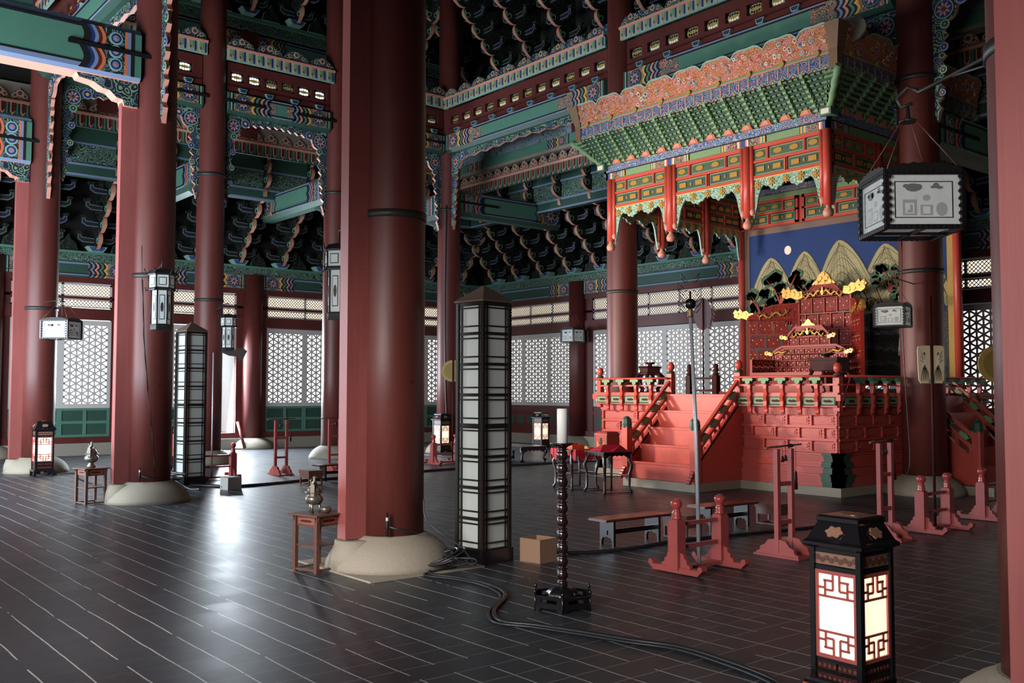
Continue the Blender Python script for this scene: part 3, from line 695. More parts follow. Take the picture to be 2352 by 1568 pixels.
# ---- aisle beams
def aisle(O,U,L,z0,z1,label,bracket=None,end=1,endL=1.0,both=True):
    r=painted_beam('aisle_beam',label,O,U,L,z0,z1,.44,endL,'aisle beams',ends=(1,1) if end==2 else (0,1) if end==1 else (1,0))
    return r
def curlend(root,O,U,L,z0,z1,endL=.55):
    pass
def big_end(root,O,U,u,z0,z1,dirn):
    m=MB().fr(O,U,(0,0,1)); h=z1-z0; e0,e1=sorted((u,u+dirn*.10)); m.wall(e0,z0,e1,z1,.001,.014,GREEN)
    e0,e1=sorted((u+dirn*.10,u+dirn*.15)); m.wall(e0,z0,e1,z1,.001,.018,INK); e0,e1=sorted((u+dirn*.15,u+dirn*.20)); m.wall(e0,z0,e1,z1,.001,.018,LBLUE); e0,e1=sorted((u+dirn*.20,u+dirn*.23)); m.wall(e0,z0,e1,z1,.001,.018,ORNG)
    e0,e1=sorted((u+dirn*.23,u+dirn*.50)); m.wall(e0,z0,e1,z1,.001,.008,BGC)
    for k in range(3):
        cv=z0+h*(.2+.3*k); cu=u+dirn*.36; m.disc(cu,cv,h*.15,.0,.016,MINT,14); m.disc(cu,cv,h*.11,.0,.02,NAVY,14); m.disc(cu,cv,h*.07,0,.024,LBLUE,12); m.disc(cu,cv,h*.03,0,.028,ORNG,8)
    chev(m,u+dirn*.56,z0,z1,dirn,[ORNG,DRED,LBLUE,NAVY,INK,INK],.05,.014,2,.07)
    m.build('cloud_pattern_end',root)
for x,z0,z1,lb,dm in ((SX[1],6.08,6.86,'large green beam with a blue and orange curled end at the upper left',1),(SX[0],6.08,7.0,'green beam end against the leftmost column',1),(SX[2],6.4,7.1,'green beam reaching from the central column to the front',1),(SX[3],6.4,7.1,'green beam reaching from the right-hand column to the front',1)):
    O=Vector((x+.22,-.6,0)); L=SY-.30+.6
    r=thing('aisle_beam',lb,'beam',(x,2.1,z0))
    m=MB().fr(O,UW,(0,0,1)); c=.10
    prof=[(0,z0+.05),(0,z1-.12),(-.05,z1-.02),(-.39,z1-.02),(-.44,z1-.12),(-.44,z0+.05),(-.40,z0),(-.04,z0)]
    a=[m.p(0,z,w) for w,z in prof]; b=[m.p(L,z,w) for w,z in prof]; m.face(a,GREEN); m.face(b[::-1],GREEN)
    for i,cl in enumerate([GREEN,LBLUE,TAUPE,LBLUE,GREEN,LBLUE,SALM,LBLUE]): m.face((a[i],a[(i+1)%8],b[(i+1)%8],b[i]),cl)
    m.wall(0,z0+.115,L-.75,z0+.135,0,.012,INK); m.wall(0,z0+.05,L-.6,z0+.115,0,.010,LBLUE); m.wall(0,z1-.15,L-.75,z1-.12,0,.012,INK)
    m.build('timber',r); big_end(r,O,UW,L,z0+.05,z1-.10,-1)
    m=MB().fr((x,0,0),UW,(0,0,1)); e=SY-.30
    m.prism([(e,z0+.0),(e-.85,z0),(e-.82,z0-.06),(e-.62,z0-.09),(e-.50,z0-.16),(e-.40,z0-.17),(e-.30,z0-.26),(e-.22,z0-.27),(e-.19,z0-.36),(e,z0-.36)],-.12,.12,BGC,me=SALM); m.build('carved_bracket',r)
    strap_bar(r,O+Vector((.0,0,0)),UW,L-1.0,L+.25,(z0+z1)/2,BLACKM)
for y,lb in ((WY[2],'pale green beam with a round blue flower end beside the red column right of the carved spandrel'),(WY[3],'short stretch of pale green beam seen right of the central column'),(WY[1],'pale green beam end showing between the cracked column and the one behind')):
    O=Vector((XW+1.0,y-.22,0)); L=RX-.30-O.x
    r=painted_beam('aisle_beam',lb,O,UN,L,6.22,6.90,.44,.9,'aisle beams of the left side',ends=(1,0)); big_end(r,O,UN,L,6.34,6.80,-1)
    m=MB().fr((0,y,0),UN,(0,0,1)); e=RX-.30; z0=6.22; m.prism([(e,z0),(e-.7,z0),(e-.5,z0-.10),(e-.3,z0-.16),(e-.18,z0-.30),(e,z0-.32)],-.12,.12,BGC,me=SALM); m.build('carved_bracket',r)
for x,lb in ((RX,'dark green beam with a round blue flower end running from the corner column to the rear'),(SX[1],'green beam behind the canopy running to the rear wall'),(SX[2],'green beam from the right-hand throne column to the rear wall')):
    O=Vector((x+.22,RY+.30,0)); L=YN-1.0-O.y
    dz=-.78 if x==SX[2] else 0
    r=painted_beam('aisle_beam',lb,O,UW,L,6.28+dz,6.97+dz,.44,.9,'aisle beams of the rear side',ends=(0,1)); big_end(r,O,UW,0,6.40+dz,6.86+dz,1)
    strap_bar(r,O,UW,-.1,1.3,6.65+dz,BLACKM)
# ---- right-hand wall and the boards over the front doors (behind the camera)
m=MB(); m.box(3.4,-.6,0,3.6,20,8.6,DRED); o=m.build('wall_right'); o['kind']='structure'
m=MB(); m.box(-11.0,-.75,3.5,3.6,-.6,14.2,DRED); m.box(.6,-.75,0,3.6,-.6,3.5,DRED); o=m.build('wall_front'); o['kind']='structure'
m=MB(); m.box(3.4,-.6,8.6,3.6,20,14.2,SHADE); m.box(-26,-.75,12.2,-11,-.6,14.2,SHADE); o=m.build('wall_upper_right'); o['kind']='structure'
# ================================================================ throne dais
DX0,DX1,DY0,DY1=-13.42,-8.24,13.18,18.2; CXT=-10.83
t=thing('dais_plinth','pale granite plinth under the red throne dais','plinth',(CXT,15.5,0))
m=MB(); g=.06
m.prism([(DX0-g,DY0-g),(-11.62,DY0-g),(-11.62,11.96),(-10.04,11.96),(-10.04,DY0-g),(DX1+g,DY0-g),(DX1+g,DY1),(DX0-g,DY1)],0,.135,GRAN)
m.box(DX1+g,15.0,0,-6.75,16.9,.135,GRAN); m.box(-15,15,0,DX0-g,16.9,.135,GRAN); m.build('granite_slab',t)
dais=thing('throne_dais','vermilion carved throne dais with railings and stairs on a granite plinth','dais',(CXT,15.5,.135))
m=MB(); m.box(DX0+.06,DY0+.06,.135,DX1-.06,DY1,1.50,VERM2)
m.box(DX0-.10,DY0-.10,1.46,DX1+.10,DY1,1.555,VERM); m.build('body',dais)
def panels(name,O,U,L,cuts):
    """tiers of carved panels, staggered like brickwork, with turned studs between"""
    m=MB().fr(O,U,(0,0,1)); st=MB().fr(O,U,(0,0,1))
    # stepped mouldings at the foot
    m.wall(-.02,.135,L+.02,.30,0,.075,VERM2); m.wall(-.03,.30,L+.03,.33,0,.10,VERM); m.wall(0,.33,L,.44,0,.05,VERM2); m.wall(-.03,.44,L+.03,.475,0,.09,VERM); m.wall(-.02,.475,L+.02,.52,0,.06,VERM); m.wall(0,.52,L,.62,0,.035,VERM2); m.wall(-.02,.62,L+.02,.65,0,.06,VERM)
    zs=[.66,.86,1.06,1.26]
    for k in range(3):
        z0,z1=zs[k],zs[k+1]; m.wall(-.02,z1-.022,L+.02,z1,0,.055,VERM); m.wall(-.01,z0,L+.01,z0+.015,0,.04,VERM)
        n=cuts; w_=L/n; off=(.5 if k%2 else 0)
        xs=[0]+[w_*(i+off) for i in range(n+1) if 0.05<w_*(i+off)<L-.05]+[L]
        for a,b in zip(xs,xs[1:]):
            m.wall(a+.05,z0+.035,b-.05,z1-.045,0,.022,VERM2); m.wall(a+.075,z0+.06,b-.075,z1-.07,.022,.03,VERM2)
        for x in xs:
            for zz,r_ in ((.02,.022),(.05,.028),(.075,.018),(.10,.026),(.125,.018),(.15,.026)): st.wall(x-r_,z0+zz,x+r_,z0+zz+.022,0,.02+r_,VERM)
    m.wall(-.04,1.26,L+.04,1.46,0,.06,VERM2); m.build('carved_tiers',dais); st.build('turned_studs',dais)
SL,SR=-11.58,-10.08
panels('p',(DX0+.06,DY0+.06,0),(1,0,0),SL-DX0-.06,2); panels('p',(SR,DY0+.06,0),(1,0,0),DX1-.06-SR,4)
panels('p',(DX1-.06,DY0+.06,0),(0,1,0),2.0,4); 
for (x,y,sx) in ((DX1-.06,DY0+.06,1),(DX0+.06,DY0+.06,-1)):
    m=MB()
    for z0,z1,o_ in ((.135,.22,.095),(.22,.30,.115),(.30,.335,.135),(.335,.40,.085),(.40,.44,.075),(.44,.48,.115),(.48,.52,.10),(.52,.58,.065),(.58,.62,.075),(.62,.66,.10)):
        a_=.17+o_*.5
        xa,xb=sorted((x+sx*o_,x-sx*a_)); m.box(xa,y-o_,z0,xb,y+.05,z1,DGREEN); xa,xb=sorted((x+sx*o_,x-sx*.05)); m.box(xa,y-o_,z0,xb,y+a_,z1,DGREEN)
    m.build('green_corner_foot',dais)
def rail_run(O,U,L,n,posts=(0,1),up=1.555):
    """railing with lotus-leaf brackets and a long round rail"""
    Nn=Vector(U).cross(Vector((0,0,1)))
    m=MB().fr(O,U,(0,0,1)); m.wall(0,up,L,up+.03,-.03,.05,VERM); m.wall(0,up+.14,L,up+.17,-.03,.04,VERM)
    m.wall(0,up-.19,L,up-.17,.0,.07,VERM); m.build('railing_frame',dais)
    g=MB().fr(O,U,(0,0,1)); 
    for i in range(n):
        a=L*i/n; b=L*(i+1)/n; g.wall(a+.03,up-.165,b-.03,up-.03,.055,.066,DGREEN); g.wall(a+.05,up-.145,b-.05,up-.05,.066,.07,LGREEN)
        c=(a+b)/2; g.prism([(c-.09,up-.10),(c-.05,up-.075),(c-.02,up-.085),(c+.02,up-.075),(c+.05,up-.085),(c+.09,up-.10),(c+.05,up-.12),(c-.05,up-.12)],.07,.074,MAROON)
    g.build('green_panel',dais)
    for i in range(1,n+1) if posts[1] else range(1,n):
        x=L*i/n-.02
        b=MB().fr(Vector(O)+Vector(U)*x,Nn,(0,0,1))
        b.prism([(.05,up+.20),(.11,up+.20),(.12,up+.10),(.10,up+.0),(.13,up-.05),(.11,up-.11),(.12,up-.18),(.09,up-.24),(.10,up-.28),(.06,up-.32),(.055,up-.1)],-.03,.03,VERM); b.build('scroll_bracket',dais)
        lf=MB().fr(Vector(O)+Nn*.10,U,(0,0,1)); zz=up+.225
        lf.prism([(x-.11,zz+.02),(x-.085,zz+.045),(x+.085,zz+.045),(x+.11,zz+.02),(x+.085,zz-.01),(x+.05,zz+.0),(x+.04,zz-.045),(x,zz-.06),(x-.04,zz-.045),(x-.05,zz+.0),(x-.085,zz-.01)],-.05,.05,LGREEN,me=DGREEN); lf.build('lotus_leaf',dais)
    r=MB().fr(O,U,(0,0,1)); r.tube([(-.02,up+.285,.10),(L+.02,up+.285,.10)],.019,VERM,8); r.build('handrail',dais)
UP=1.555
rail_run((DX0,DY0-.04,0),(1,0,0),SL-DX0,5,(0,0)); rail_run((SR,DY0-.04,0),(1,0,0),DX1+.05-SR,6,(0,0))
rail_run((DX1+.04,DY0,0),(0,1,0),4.8,12,(0,0))
def newel(x,y,z0,z1,s,cap,m_=VERM):
    m=MB().fr((x,y,0)); m.box(-s,-s,z0,s,s,z1,m_); o=m.build('newel_post',dais)
    m=MB().fr((x,y,0))
    if cap=='ball': m.lathe([(s*1.15,z1),(s*1.3,z1+.03),(s*.7,z1+.05)],DGREEN,(0,0),14); m.lathe([(s*.6,z1+.05),(s*1.1,z1+.09),(s*1.2,z1+.13),(s*.95,z1+.18),(s*.3,z1+.21)],m_,(0,0),16)
    else: m.lathe([(s*1.2,z1-.02),(s*1.35,z1+.05),(s*1.15,z1+.13),(s*.6,z1+.17),(0.01,z1+.18)],DGREEN,(0,0),8,False)
    m.build('finial',o); return o
for x in (SL+.0,SR): newel(x,DY0-.02,UP,1.92,.055,'ball')
newel(DX1+.0,DY0-.0,UP-.25,1.84,.055,'ball'); newel(DX0+.02,DY0,UP-.25,1.86,.05,'ball')
for x in (SL,SR): newel(x,12.02,.135,1.0,.065,'bud')
# dark inner balustrade of the far stair, seen between the front newels
for (x,y) in ((-12.55,17.6),(-11.9,17.5)): newel(x,y,UP,2.0,.06,'ball',MAROON)
m=MB(); m.tube([(-12.55,17.6,1.98),(-13.3,17.6,1.55)],.03,MAROON,6); m.box(-13.2,17.9,1.55,-9,17.96,1.66,MAROON); m.build('rear_balustrade',dais)
# stairs
m=MB(); n=5; y0=12.06; y1=DY0+.06; H=1.555-.135
for i in range(n):
    a=y0+(y1-y0)*i/n; m.box(SL+.03,a,.135 if i==0 else .135+H*i/n-.02,SR-.03,y1+.05,.135+H*(i+1)/n-.03,VERM)
    m.box(SL+.03,a-.02,.135+H*(i+1)/n-.035,SR-.03,a+.1,.135+H*(i+1)/n-.0,VERM)
m.build('front_steps',dais)
for x,sg in ((SL,-1),(SR,1)):
    m=MB().fr((x-.02,0,0),(0,1,0),(0,0,1)); m.prism([(11.98,.135),(12.12,.135),(13.24,.135),(13.24,1.58),(12.0,.40)],-.02,.05,VERM); m.build('stringer',dais)
    m=MB().fr((x,0,0),(0,1,0),(0,0,1))
    s0,s1=12.06,DY0-.03; f=lambda y,o:o+(y-s0)*(1.84-.86)/(s1-s0)
    m.prism([(s0,f(s0,.80)),(s1,f(s1,.80)),(s1,f(s1,.86)),(s0,f(s0,.86))],-.03,.03,VERM)
    m.prism([(s0,f(s0,.60)),(s1,f(s1,.60)),(s1,f(s1,.66)),(s0,f(s0,.66))],-.03,.03,VERM); m.prism([(s0,f(s0,.42)),(s1,f(s1,.42)),(s1,f(s1,.46)),(s0,f(s0,.46))],-.03,.03,VERM)
    for i in range(5): y=s0+(s1-s0)*(i+.5)/5; m.prism([(y-.02,f(y,.44)),(y+.02,f(y,.44)),(y+.02,f(y,.62)),(y-.02,f(y,.62))],-.025,.025,VERM)
    m.build('sloping_rail',dais)
    for i in range(4):
        y=s0+(s1-s0)*(i+.6)/4.4; g=MB().fr((x,0,0),(0,1,0),(0,0,1)); z=f(y,.735)
        g.prism([(y-.07,z-.06),(y-.03,z-.075),(y+.03,z-.03),(y+.07,z+.0),(y+.08,z+.05),(y+.03,z+.07),(y-.02,z+.03),(y-.07,z+.0)],-.045,.045,LGREEN,me=DGREEN); g.build('lotus_leaf',dais)
    g=MB().fr((x,0,0),(0,1,0),(0,0,1))
    for k in range(5): g.lathe([(0,0),(.0,0)],VERM) if False else g.disc(11.98-.035*k+.02,.34-.045*k,.045-.003*k,-.035,.035,ROSE,10)
    g.build('scroll_foot',dais)
# east stair seen behind the right column
def side_stair(yn,yf,x0,x1):
    n=5; m=MB()
    for i in range(n):
        a=x0+(x1-x0)*i/n; m.box(DX1-.1,yn+.05,.135,x1-(x1-x0)*i/n,yf-.05,.135+H*(i+1)/n-.02,VERM)
    m.build('side_steps',dais)
    for y in (yn,yf):
        m=MB().fr((0,y,0),(1,0,0),(0,0,1)); m.prism([(x0,.135),(x1,.135),(x1,.40),(x0,1.58)],-.04,.04,VERM)
        f=lambda x,o:o+(x1-x)*(1.84-.86)/(x1-x0)
        for o,h in ((.80,.06),(.60,.06),(.42,.04)): m.prism([(x0,f(x0,o)),(x1,f(x1,o)),(x1,f(x1,o+h)),(x0,f(x0,o+h))],-.03,.03,VERM)
        for i in range(5): x=x0+(x1-x0)*(i+.5)/5; m.prism([(x-.02,f(x,.44)),(x+.02,f(x,.44)),(x+.02,f(x,.62)),(x-.02,f(x,.62))],-.025,.025,VERM)
        m.build('side_stringer_and_rail',dais); newel(x1,y,.135,.98,.065,'bud')
        for i in range(4):
            x=x0+(x1-x0)*(i+.6)/4.4; g=MB().fr((0,y,0),(1,0,0),(0,0,1)); z=f(x,.735); g.prism([(x-.08,z+.05),(x-.03,z+.07),(x+.05,z+.02),(x+.08,z-.05),(x+.03,z-.075),(x-.04,z-.03)],-.045,.045,LGREEN,me=DGREEN); g.build('lotus_leaf',dais)
side_stair(15.30,16.72,DX1+.02,-7.12)
# ================================================================ folding screen and throne
scr=thing('throne_folding_screen','three-leaf red openwork screen with gilt dragon heads standing behind the throne','screen',(CXT,16.9,UP))
def dragon(parent,O,U,s,d=1):
    m=MB().fr(O,U,(0,0,1)); P=lambda pts:[(a*s*d,b*s) for a,b in pts]
    m.prism(P([(0,0),(.12,-.03),(.26,.02),(.34,.0),(.42,.05),(.40,.09),(.45,.13),(.40,.20),(.33,.16),(.30,.22),(.24,.15),(.16,.17),(.10,.11),(.02,.12)]),-.03,.03,GOLD)
    for a,b,r_ in ((.30,.12,.06),(.38,.07,.045),(.20,.08,.05),(.10,.06,.05),(.38,.15,.035)): m.disc(a*s*d,b*s,r_*s,-.045,.045,GOLD,10)
    m.disc(.32*s*d,.11*s,.015,-.05,.05,INK,6); return m.build('gilt_dragon_head',parent)
def dragons_relief(parent,O,U,w_,h_):
    m=MB().fr(O,U,(0,0,1)); 
    for sg in (-1,1):
        pts=[(sg*w_*(.10+.8*i/9),h_*(.25-.20*i/9+.09*sin(i*1.5)),.03) for i in range(10)]; m.tube(pts,[.022,.034,.026,.028,.022,.024,.018,.016,.012,.007],GOLD,6)
        for i in range(0,9,2): m.tube([pts[i],(pts[i][0]+sg*.03,pts[i][1]+.06,.03)],.012,GOLD,4); m.tube([pts[i],(pts[i][0]-sg*.02,pts[i][1]-.05,.03)],.012,GOLD,4)
    m.disc(0,h_*.25,.035,0,.05,GOLD,8); m.prism([(-.02,h_*.1),(.02,h_*.1),(.012,h_*.45),(-.012,h_*.45)],0,.045,GOLD); return m.build('gilt_dragon_relief',parent)
def open_panels(m,U0,L,z0,z1,cols,rows,stag=True,st=1.0):
    h=(z1-z0)/rows
    for r_ in range(rows):
        n=cols; w_=L/n; off=.5 if (stag and r_%2) else 0
        xs=[U0]+[U0+w_*(i+off) for i in range(n+1) if .03<w_*(i+off)<L-.03]+[U0+L]
        a0=z0+h*r_; m.wall(U0,a0,U0+L,a0+.022*st,-.03,.03,THR)
        for a,b in zip(xs,xs[1:]):
            m.wall(a-.012*st,a0,a+.012*st,a0+h,-.028,.028,THR); m.wall(a+.03*st,a0+.04*st,b-.03*st,a0+h-.02*st,-.012,.012,REDC)
            c=(a+b)/2; 
            for (p_,q_) in ((0,.42),(-.26,.68),(.26,.68)):
                if b-a>.10: m.disc(c+(b-a)*p_,a0+h*q_,.011,.012,.022,CREAM,6)
    m.wall(U0,z1-.01,U0+L,z1+.02*st,-.03,.03,THR); m.wall(U0+L-.012,z0,U0+L+.012,z1,-.028,.028,THR)
def arch(m,L,z0,h,mat=THR,th=.05):
    pts=[(0,z0),(0,z0+.05),(L*.08,z0+.08),(L*.16,z0+.07),(L*.24,z0+h*.55),(L*.36,z0+h*.85),(L*.5,z0+h),(L*.64,z0+h*.85),(L*.76,z0+h*.55),(L*.84,z0+.07),(L*.92,z0+.08),(L,z0+.05),(L,z0)]
    m.prism(pts,-.03,.03,REDC,me=mat)
    for a,b in zip(pts[1:-1],pts[2:-1]):
        m.prism([a,b,(b[0],b[1]+th*.5),(a[0],a[1]+th*.5)],-.045,.045,mat)
# centre leaf
cx0,cx1=-11.40,-10.26; O=(cx0,16.9,0); Lc=cx1-cx0
m=MB().fr(O,(1,0,0),(0,0,1)); open_panels(m,0,Lc,1.86,3.48,4,5); m.wall(-.03,1.56,Lc+.03,1.86,-.05,.05,THR); m.wall(-.04,1.6,0,3.55,-.04,.04,THR); m.wall(Lc,1.6,Lc+.04,3.55,-.04,.04,THR); arch(m,Lc,3.48,.33); m.build('centre_leaf',scr)
dragons_relief(scr,(CXT,16.9-.045,3.48),(1,0,0),.5,.45)
m=MB().fr((CXT,16.9,3.74),(1,0,0),(0,0,1)); m.prism([(-.27,0),(-.22,.06),(-.16,.09),(-.12,.17),(-.06,.23),(0,.27),(.06,.23),(.12,.17),(.16,.09),(.22,.06),(.27,0)],-.04,.04,GOLD)
for a,b in ((-.15,.04),(0,.05),(.15,.04),(-.07,.12),(.07,.12),(0,.2)): m.disc(a,b,.045,-.055,.055,GOLD,8)
m.build('gilt_crest',scr)
dragon(scr,(cx0+.12,16.85,3.50),(1,0,0),1.15,-1); dragon(scr,(cx1-.12,16.85,3.53),(1,0,0),1.15,1)
# wings fold forward
for (ax,ay,bx,by,nm,d_) in ((cx0-.04,16.88,-12.23,16.30,'left_wing_leaf',-1),(cx1+.04,16.88,-9.64,16.24,'right_wing_leaf',1)):
    v=Vector((bx-ax,by-ay,0)); Lw=v.length
    if d_<0: O=(bx,by,0); U=-v
    else: O=(ax,ay,0); U=v
    m=MB().fr(O,U,(0,0,1)); open_panels(m,0,Lw,1.86,3.05,3,4); m.wall(0,1.56,Lw,1.86,-.05,.05,THR); m.wall(-.03,1.56,.01,3.12,-.035,.035,THR); m.wall(Lw-.01,1.56,Lw+.03,3.2,-.035,.035,THR)
    q=[(0,3.05),(0,3.12),(Lw*.1,3.16),(Lw*.22,3.17),(Lw*.34,3.30),(Lw*.6,3.36),(Lw,3.38),(Lw,3.05)]
    if d_>0: q=[(Lw-a,b) for a,b in q]
    m.prism(q,-.03,.03,REDC,me=THR)
    for a,b in zip(q[1:-1],q[2:-1]): m.prism([a,b,(b[0],b[1]+.03),(a[0],a[1]+.03)],-.045,.045,THR)
    m.build(nm,scr)
    un=Vector(U).normalized()
    g=MB().fr(O,U,(0,0,1)); s0=.22*Lw if d_<0 else .12*Lw
    pts=[(s0+Lw*.62*i/9,3.12+.05*sin(i*1.6)+.012*i,.05) for i in range(10)]; g.tube(pts,[.016+.01*sin(i*.35) for i in range(10)],GOLD,5)
    for i in range(0,10,2): g.tube([pts[i],(pts[i][0]-.03,pts[i][1]+.07,.05)],.009,GOLD,4); g.tube([pts[i],(pts[i][0]+.02,pts[i][1]-.06,.05)],.009,GOLD,4)
    g.build('gilt_dragon_relief',scr)
    e=Vector((bx,by,3.10)); dragon(scr,e-(v.normalized()*.22),(v if d_>0 else v),.95,1) if d_>0 else dragon(scr,e-(v.normalized()*.12),(1,.3,0),1.0,-1)
thr=thing('throne','vermilion throne with stepped openwork back and gilt dragon-head finials','throne',(CXT,16.2,UP))
m=MB().fr((CXT-.82,16.35,0),(1,0,0),(0,0,1)); open_panels(m,0,1.64,1.95,2.34,8,3,True,.6); m.wall(-.02,1.86,1.66,1.95,-.05,.05,THR)
P=[(0,2.32),(.0,2.36),(.10,2.42),(.22,2.47),(1.42,2.47),(1.54,2.42),(1.64,2.36),(1.64,2.32)]
open_panels(m,.24,1.16,2.33,2.45,5,1,False,.6)
for a,b in zip(P[1:-1],P[2:-1]): m.prism([a,b,(b[0],b[1]+.045),(a[0],a[1]+.045)],-.05,.05,THR)
for s_ in ((0,.24),(1.40,1.64)): m.prism([(s_[0],2.32),(s_[0],2.37),((s_[0]+s_[1])/2,2.43),(s_[1],2.46 if s_[0]==0 else 2.37),(s_[1],2.32)],-.02,.02,THR)
m.build('lower_back',thr)
m=MB().fr((CXT-.46,16.35,0),(1,0,0),(0,0,1)); open_panels(m,0,.92,2.50,2.68,4,1,False,.6); m.wall(0,2.66,.92,2.78,-.02,.02,REDC)
P=[(0,2.68),(.08,2.76),(.16,2.84),(.76,2.84),(.84,2.76),(.92,2.68)]
for a,b in zip(P,P[1:]): m.prism([a,b,(b[0],b[1]+.05),(a[0],a[1]+.05)],-.05,.05,THR)
m.prism([(.08,2.70),(.16,2.84),(.76,2.84),(.84,2.70)],-.02,.02,THR); m.build('upper_back',thr)
dragons_relief(thr,(CXT,16.32,2.68),(1,0,0),.40,.36)
m=MB().fr((CXT,16.35,2.88),(1,0,0),(0,0,1)); m.prism([(-.17,0),(-.13,.04),(-.08,.06),(-.04,.12),(0,.14),(.04,.12),(.08,.06),(.13,.04),(.17,0)],-.04,.04,GOLD); m.build('gilt_crest',thr)
for x,z,d_,s_ in ((-.80,2.33,-1,.42),(.80,2.33,1,.42),(-.44,2.64,-1,.42),(.44,2.64,1,.42)): dragon(thr,(CXT+x,16.30,z),(1,0,0),s_,d_)
for i,(x,d_) in enumerate(((-.62,-1),(.62,1))):
    m=MB().fr((CXT+x,16.30,2.36),(1,0,0),(0,0,1)); m.tube([(-.15,.0,0),(-.05,.04,0),(.04,.01,0),(.14,.05,0)],.025,GOLD,6); m.build('gilt_dragon_relief',thr)
m=MB(); m.box(CXT-.82,15.55,1.86,CXT+.82,16.4,1.97,THR); m.box(CXT-1.0,15.45,1.555,CXT+1.0,16.5,1.72,THR); m.box(CXT-.9,15.5,1.72,CXT+.9,16.45,1.86,REDC); m.build('seat',thr)
for sg in (-1,1):
    m=MB().fr((CXT+sg*.82,15.6,0),(0,1,0),(0,0,1)); open_panels(m,0,.75,1.95,2.22,4,2,True,.6); m.build('armrest',thr)
m=MB(); m.box(CXT-1.3,15.2,1.555,CXT+1.3,17.0,1.60,THR); t=m.build('throne_platform'); solid_base(t); tag(t,'low vermilion board under the throne and its screen','platform')
# small tables and incense stands on the dais
def side_table(x,y,label,w_=.56,h=.62,m_=MAROON):
    t=thing('incense_table',label,'table',(x,y,UP)); z=UP
    m=MB().fr((x,y,z)); m.box(-w_/2,-w_*.4,h-.05,w_/2,w_*.4,h,m_); m.box(-w_/2+.03,-w_*.4+.03,h-.22,w_/2-.03,w_*.4-.03,h-.05,m_); m.build('table_top',t)
    for sx in (-1,1):
        for sy in (-1,1):
            l=MB().fr((x,y,z)); a,b=sx*(w_/2-.06),sy*(w_*.4-.06); l.tube([(a,b,h-.2),(a+sx*.05,b+sy*.03,h-.34),(a+sx*.01,b,.12),(a-sx*.02,b,.06),(a+sx*.03,b,.02)],[.035,.032,.02,.018,.02],m_,6); l.build('leg',t)
    return t
side_table(-9.15,14.4,'dark maroon box table on the right of the dais beside the throne')
t=thing('incense_stand','maroon six-sided incense stand on cabriole legs on the left of the dais','stand',(-12.95,14.1,UP))
m=MB().fr((-12.95,14.1,UP)); m.lathe([(.20,.37),(.24,.38),(.24,.41),(.20,.42),(.21,.50),(.24,.52),(.22,.54)],MAROON,(0,0),6,False); m.build('body',t)
for k in range(6):
    a=2*PI*k/6; l=MB().fr((-12.95,14.1,UP)); l.tube([(r_*cos(a),r_*sin(a),z) for r_,z in ((.18,.40),(.27,.33),(.25,.2),(.17,.1),(.19,.05))],[.035,.04,.03,.022,.025],MAROON,6); l.build('leg',t)
m=MB().fr((-12.95,14.1,UP)); m.lathe([(.24,.0),(.25,.03),(.20,.05)],MAROON,(0,0),6,False); m.lathe([(.05,.54),(.04,.57),(.10,.60),(.11,.62),(.02,.62)],MAROON,(0,0),14); m.build('foot_ring_and_dish',t)
t=thing('incense_burner_dish','dark little dish on the maroon table beside the throne','dish',(-9.2,14.4,UP+.62)); m=MB().fr((-9.2,14.4,UP+.62)); m.lathe([(.05,0),(.04,.03),(.11,.05),(.12,.07),(.02,.07)],BLACK,(0,0),16); m.build('bowl',t)

# ================================================================ landscape painting behind the throne
PY=17.48; pt=thing('landscape_painting','large blue landscape painting with olive peaks and a pale moon behind the throne','painting',(CXT,PY,1.9))
x0,x1,z0,z1=-13.06,-8.62,1.75,5.03
m=MB().fr((x0,PY,0),(1,0,0),(0,0,1)); Wp=x1-x0; m.wall(0,z0,Wp,z1,-.03,0,plain('painting_sky_blue','0b2d62',.8,var=.06)); m.build('sky_field',pt)
m=MB().fr((x0,PY,0),(1,0,0),(0,0,1)); b=.17
m.wall(-b,z1,Wp+b,z1+.16,-.03,.012,BRN); m.wall(-b,z0,0,z1,-.03,.012,BRN); m.wall(Wp,z0,Wp+b,z1,-.03,.012,GBR); m.build('brocade_border',pt)
MT=scroll('painted_mountain_strokes','8c8656','c2b887','6f6c48',2.4,9,.28); 
def mount():
    mm,nt,bs=node_mat('painted_olive_rock'); tc=nt.nodes.new('ShaderNodeTexCoord')
    v=N(nt,'ShaderNodeMapping',inp={'Scale':(2.6,1,1.1)}); nt.links.new(tc.outputs['Object'],v.inputs[0])
    vo=N(nt,'ShaderNodeTexVoronoi',inp={'Scale':2.4}); nt.links.new(v.outputs[0],vo.inputs['Vector'])
    wv=N(nt,'ShaderNodeTexWave',inp={'Scale':2.6,'Distortion':4.5,'Detail':1.2,'Detail Scale':1.6}); nt.links.new(v.outputs[0],wv.inputs['Vector'])
    f=mth(nt,'FRACT',mth(nt,'MULTIPLY',vo.outputs['Distance'],7)); l=mth(nt,'LESS_THAN',f,.22); l2=mth(nt,'LESS_THAN',wv.outputs['Fac'],.16)
    c=mix(nt,l,lin('aca37c'),lin('8b8460')); s=nt.nodes.new('ShaderNodeSeparateXYZ'); nt.links.new(tc.outputs['Object'],s.inputs[0])
    c2=mix(nt,noise(nt,tc.outputs['Object'],2.0,2),c,lin('807a56')); nt.links.new(c2,bs.inputs['Base Color']); bs.inputs['Roughness'].default_value=.8; return mm
MNT=mount(); PG=scroll('painted_pine_green','24402a','3f6340',None,9,3,.4); PR=plain('painted_red_trunk','a04a38',.7,var=.1); PD=scroll('painted_dark_rock','16181a','3c4038',None,4,5,.2); PWF=plain('painted_white_water','c9ccc0',.7,var=.1)
RIB=plain('painted_rock_line','4a4730',.8,var=.1)
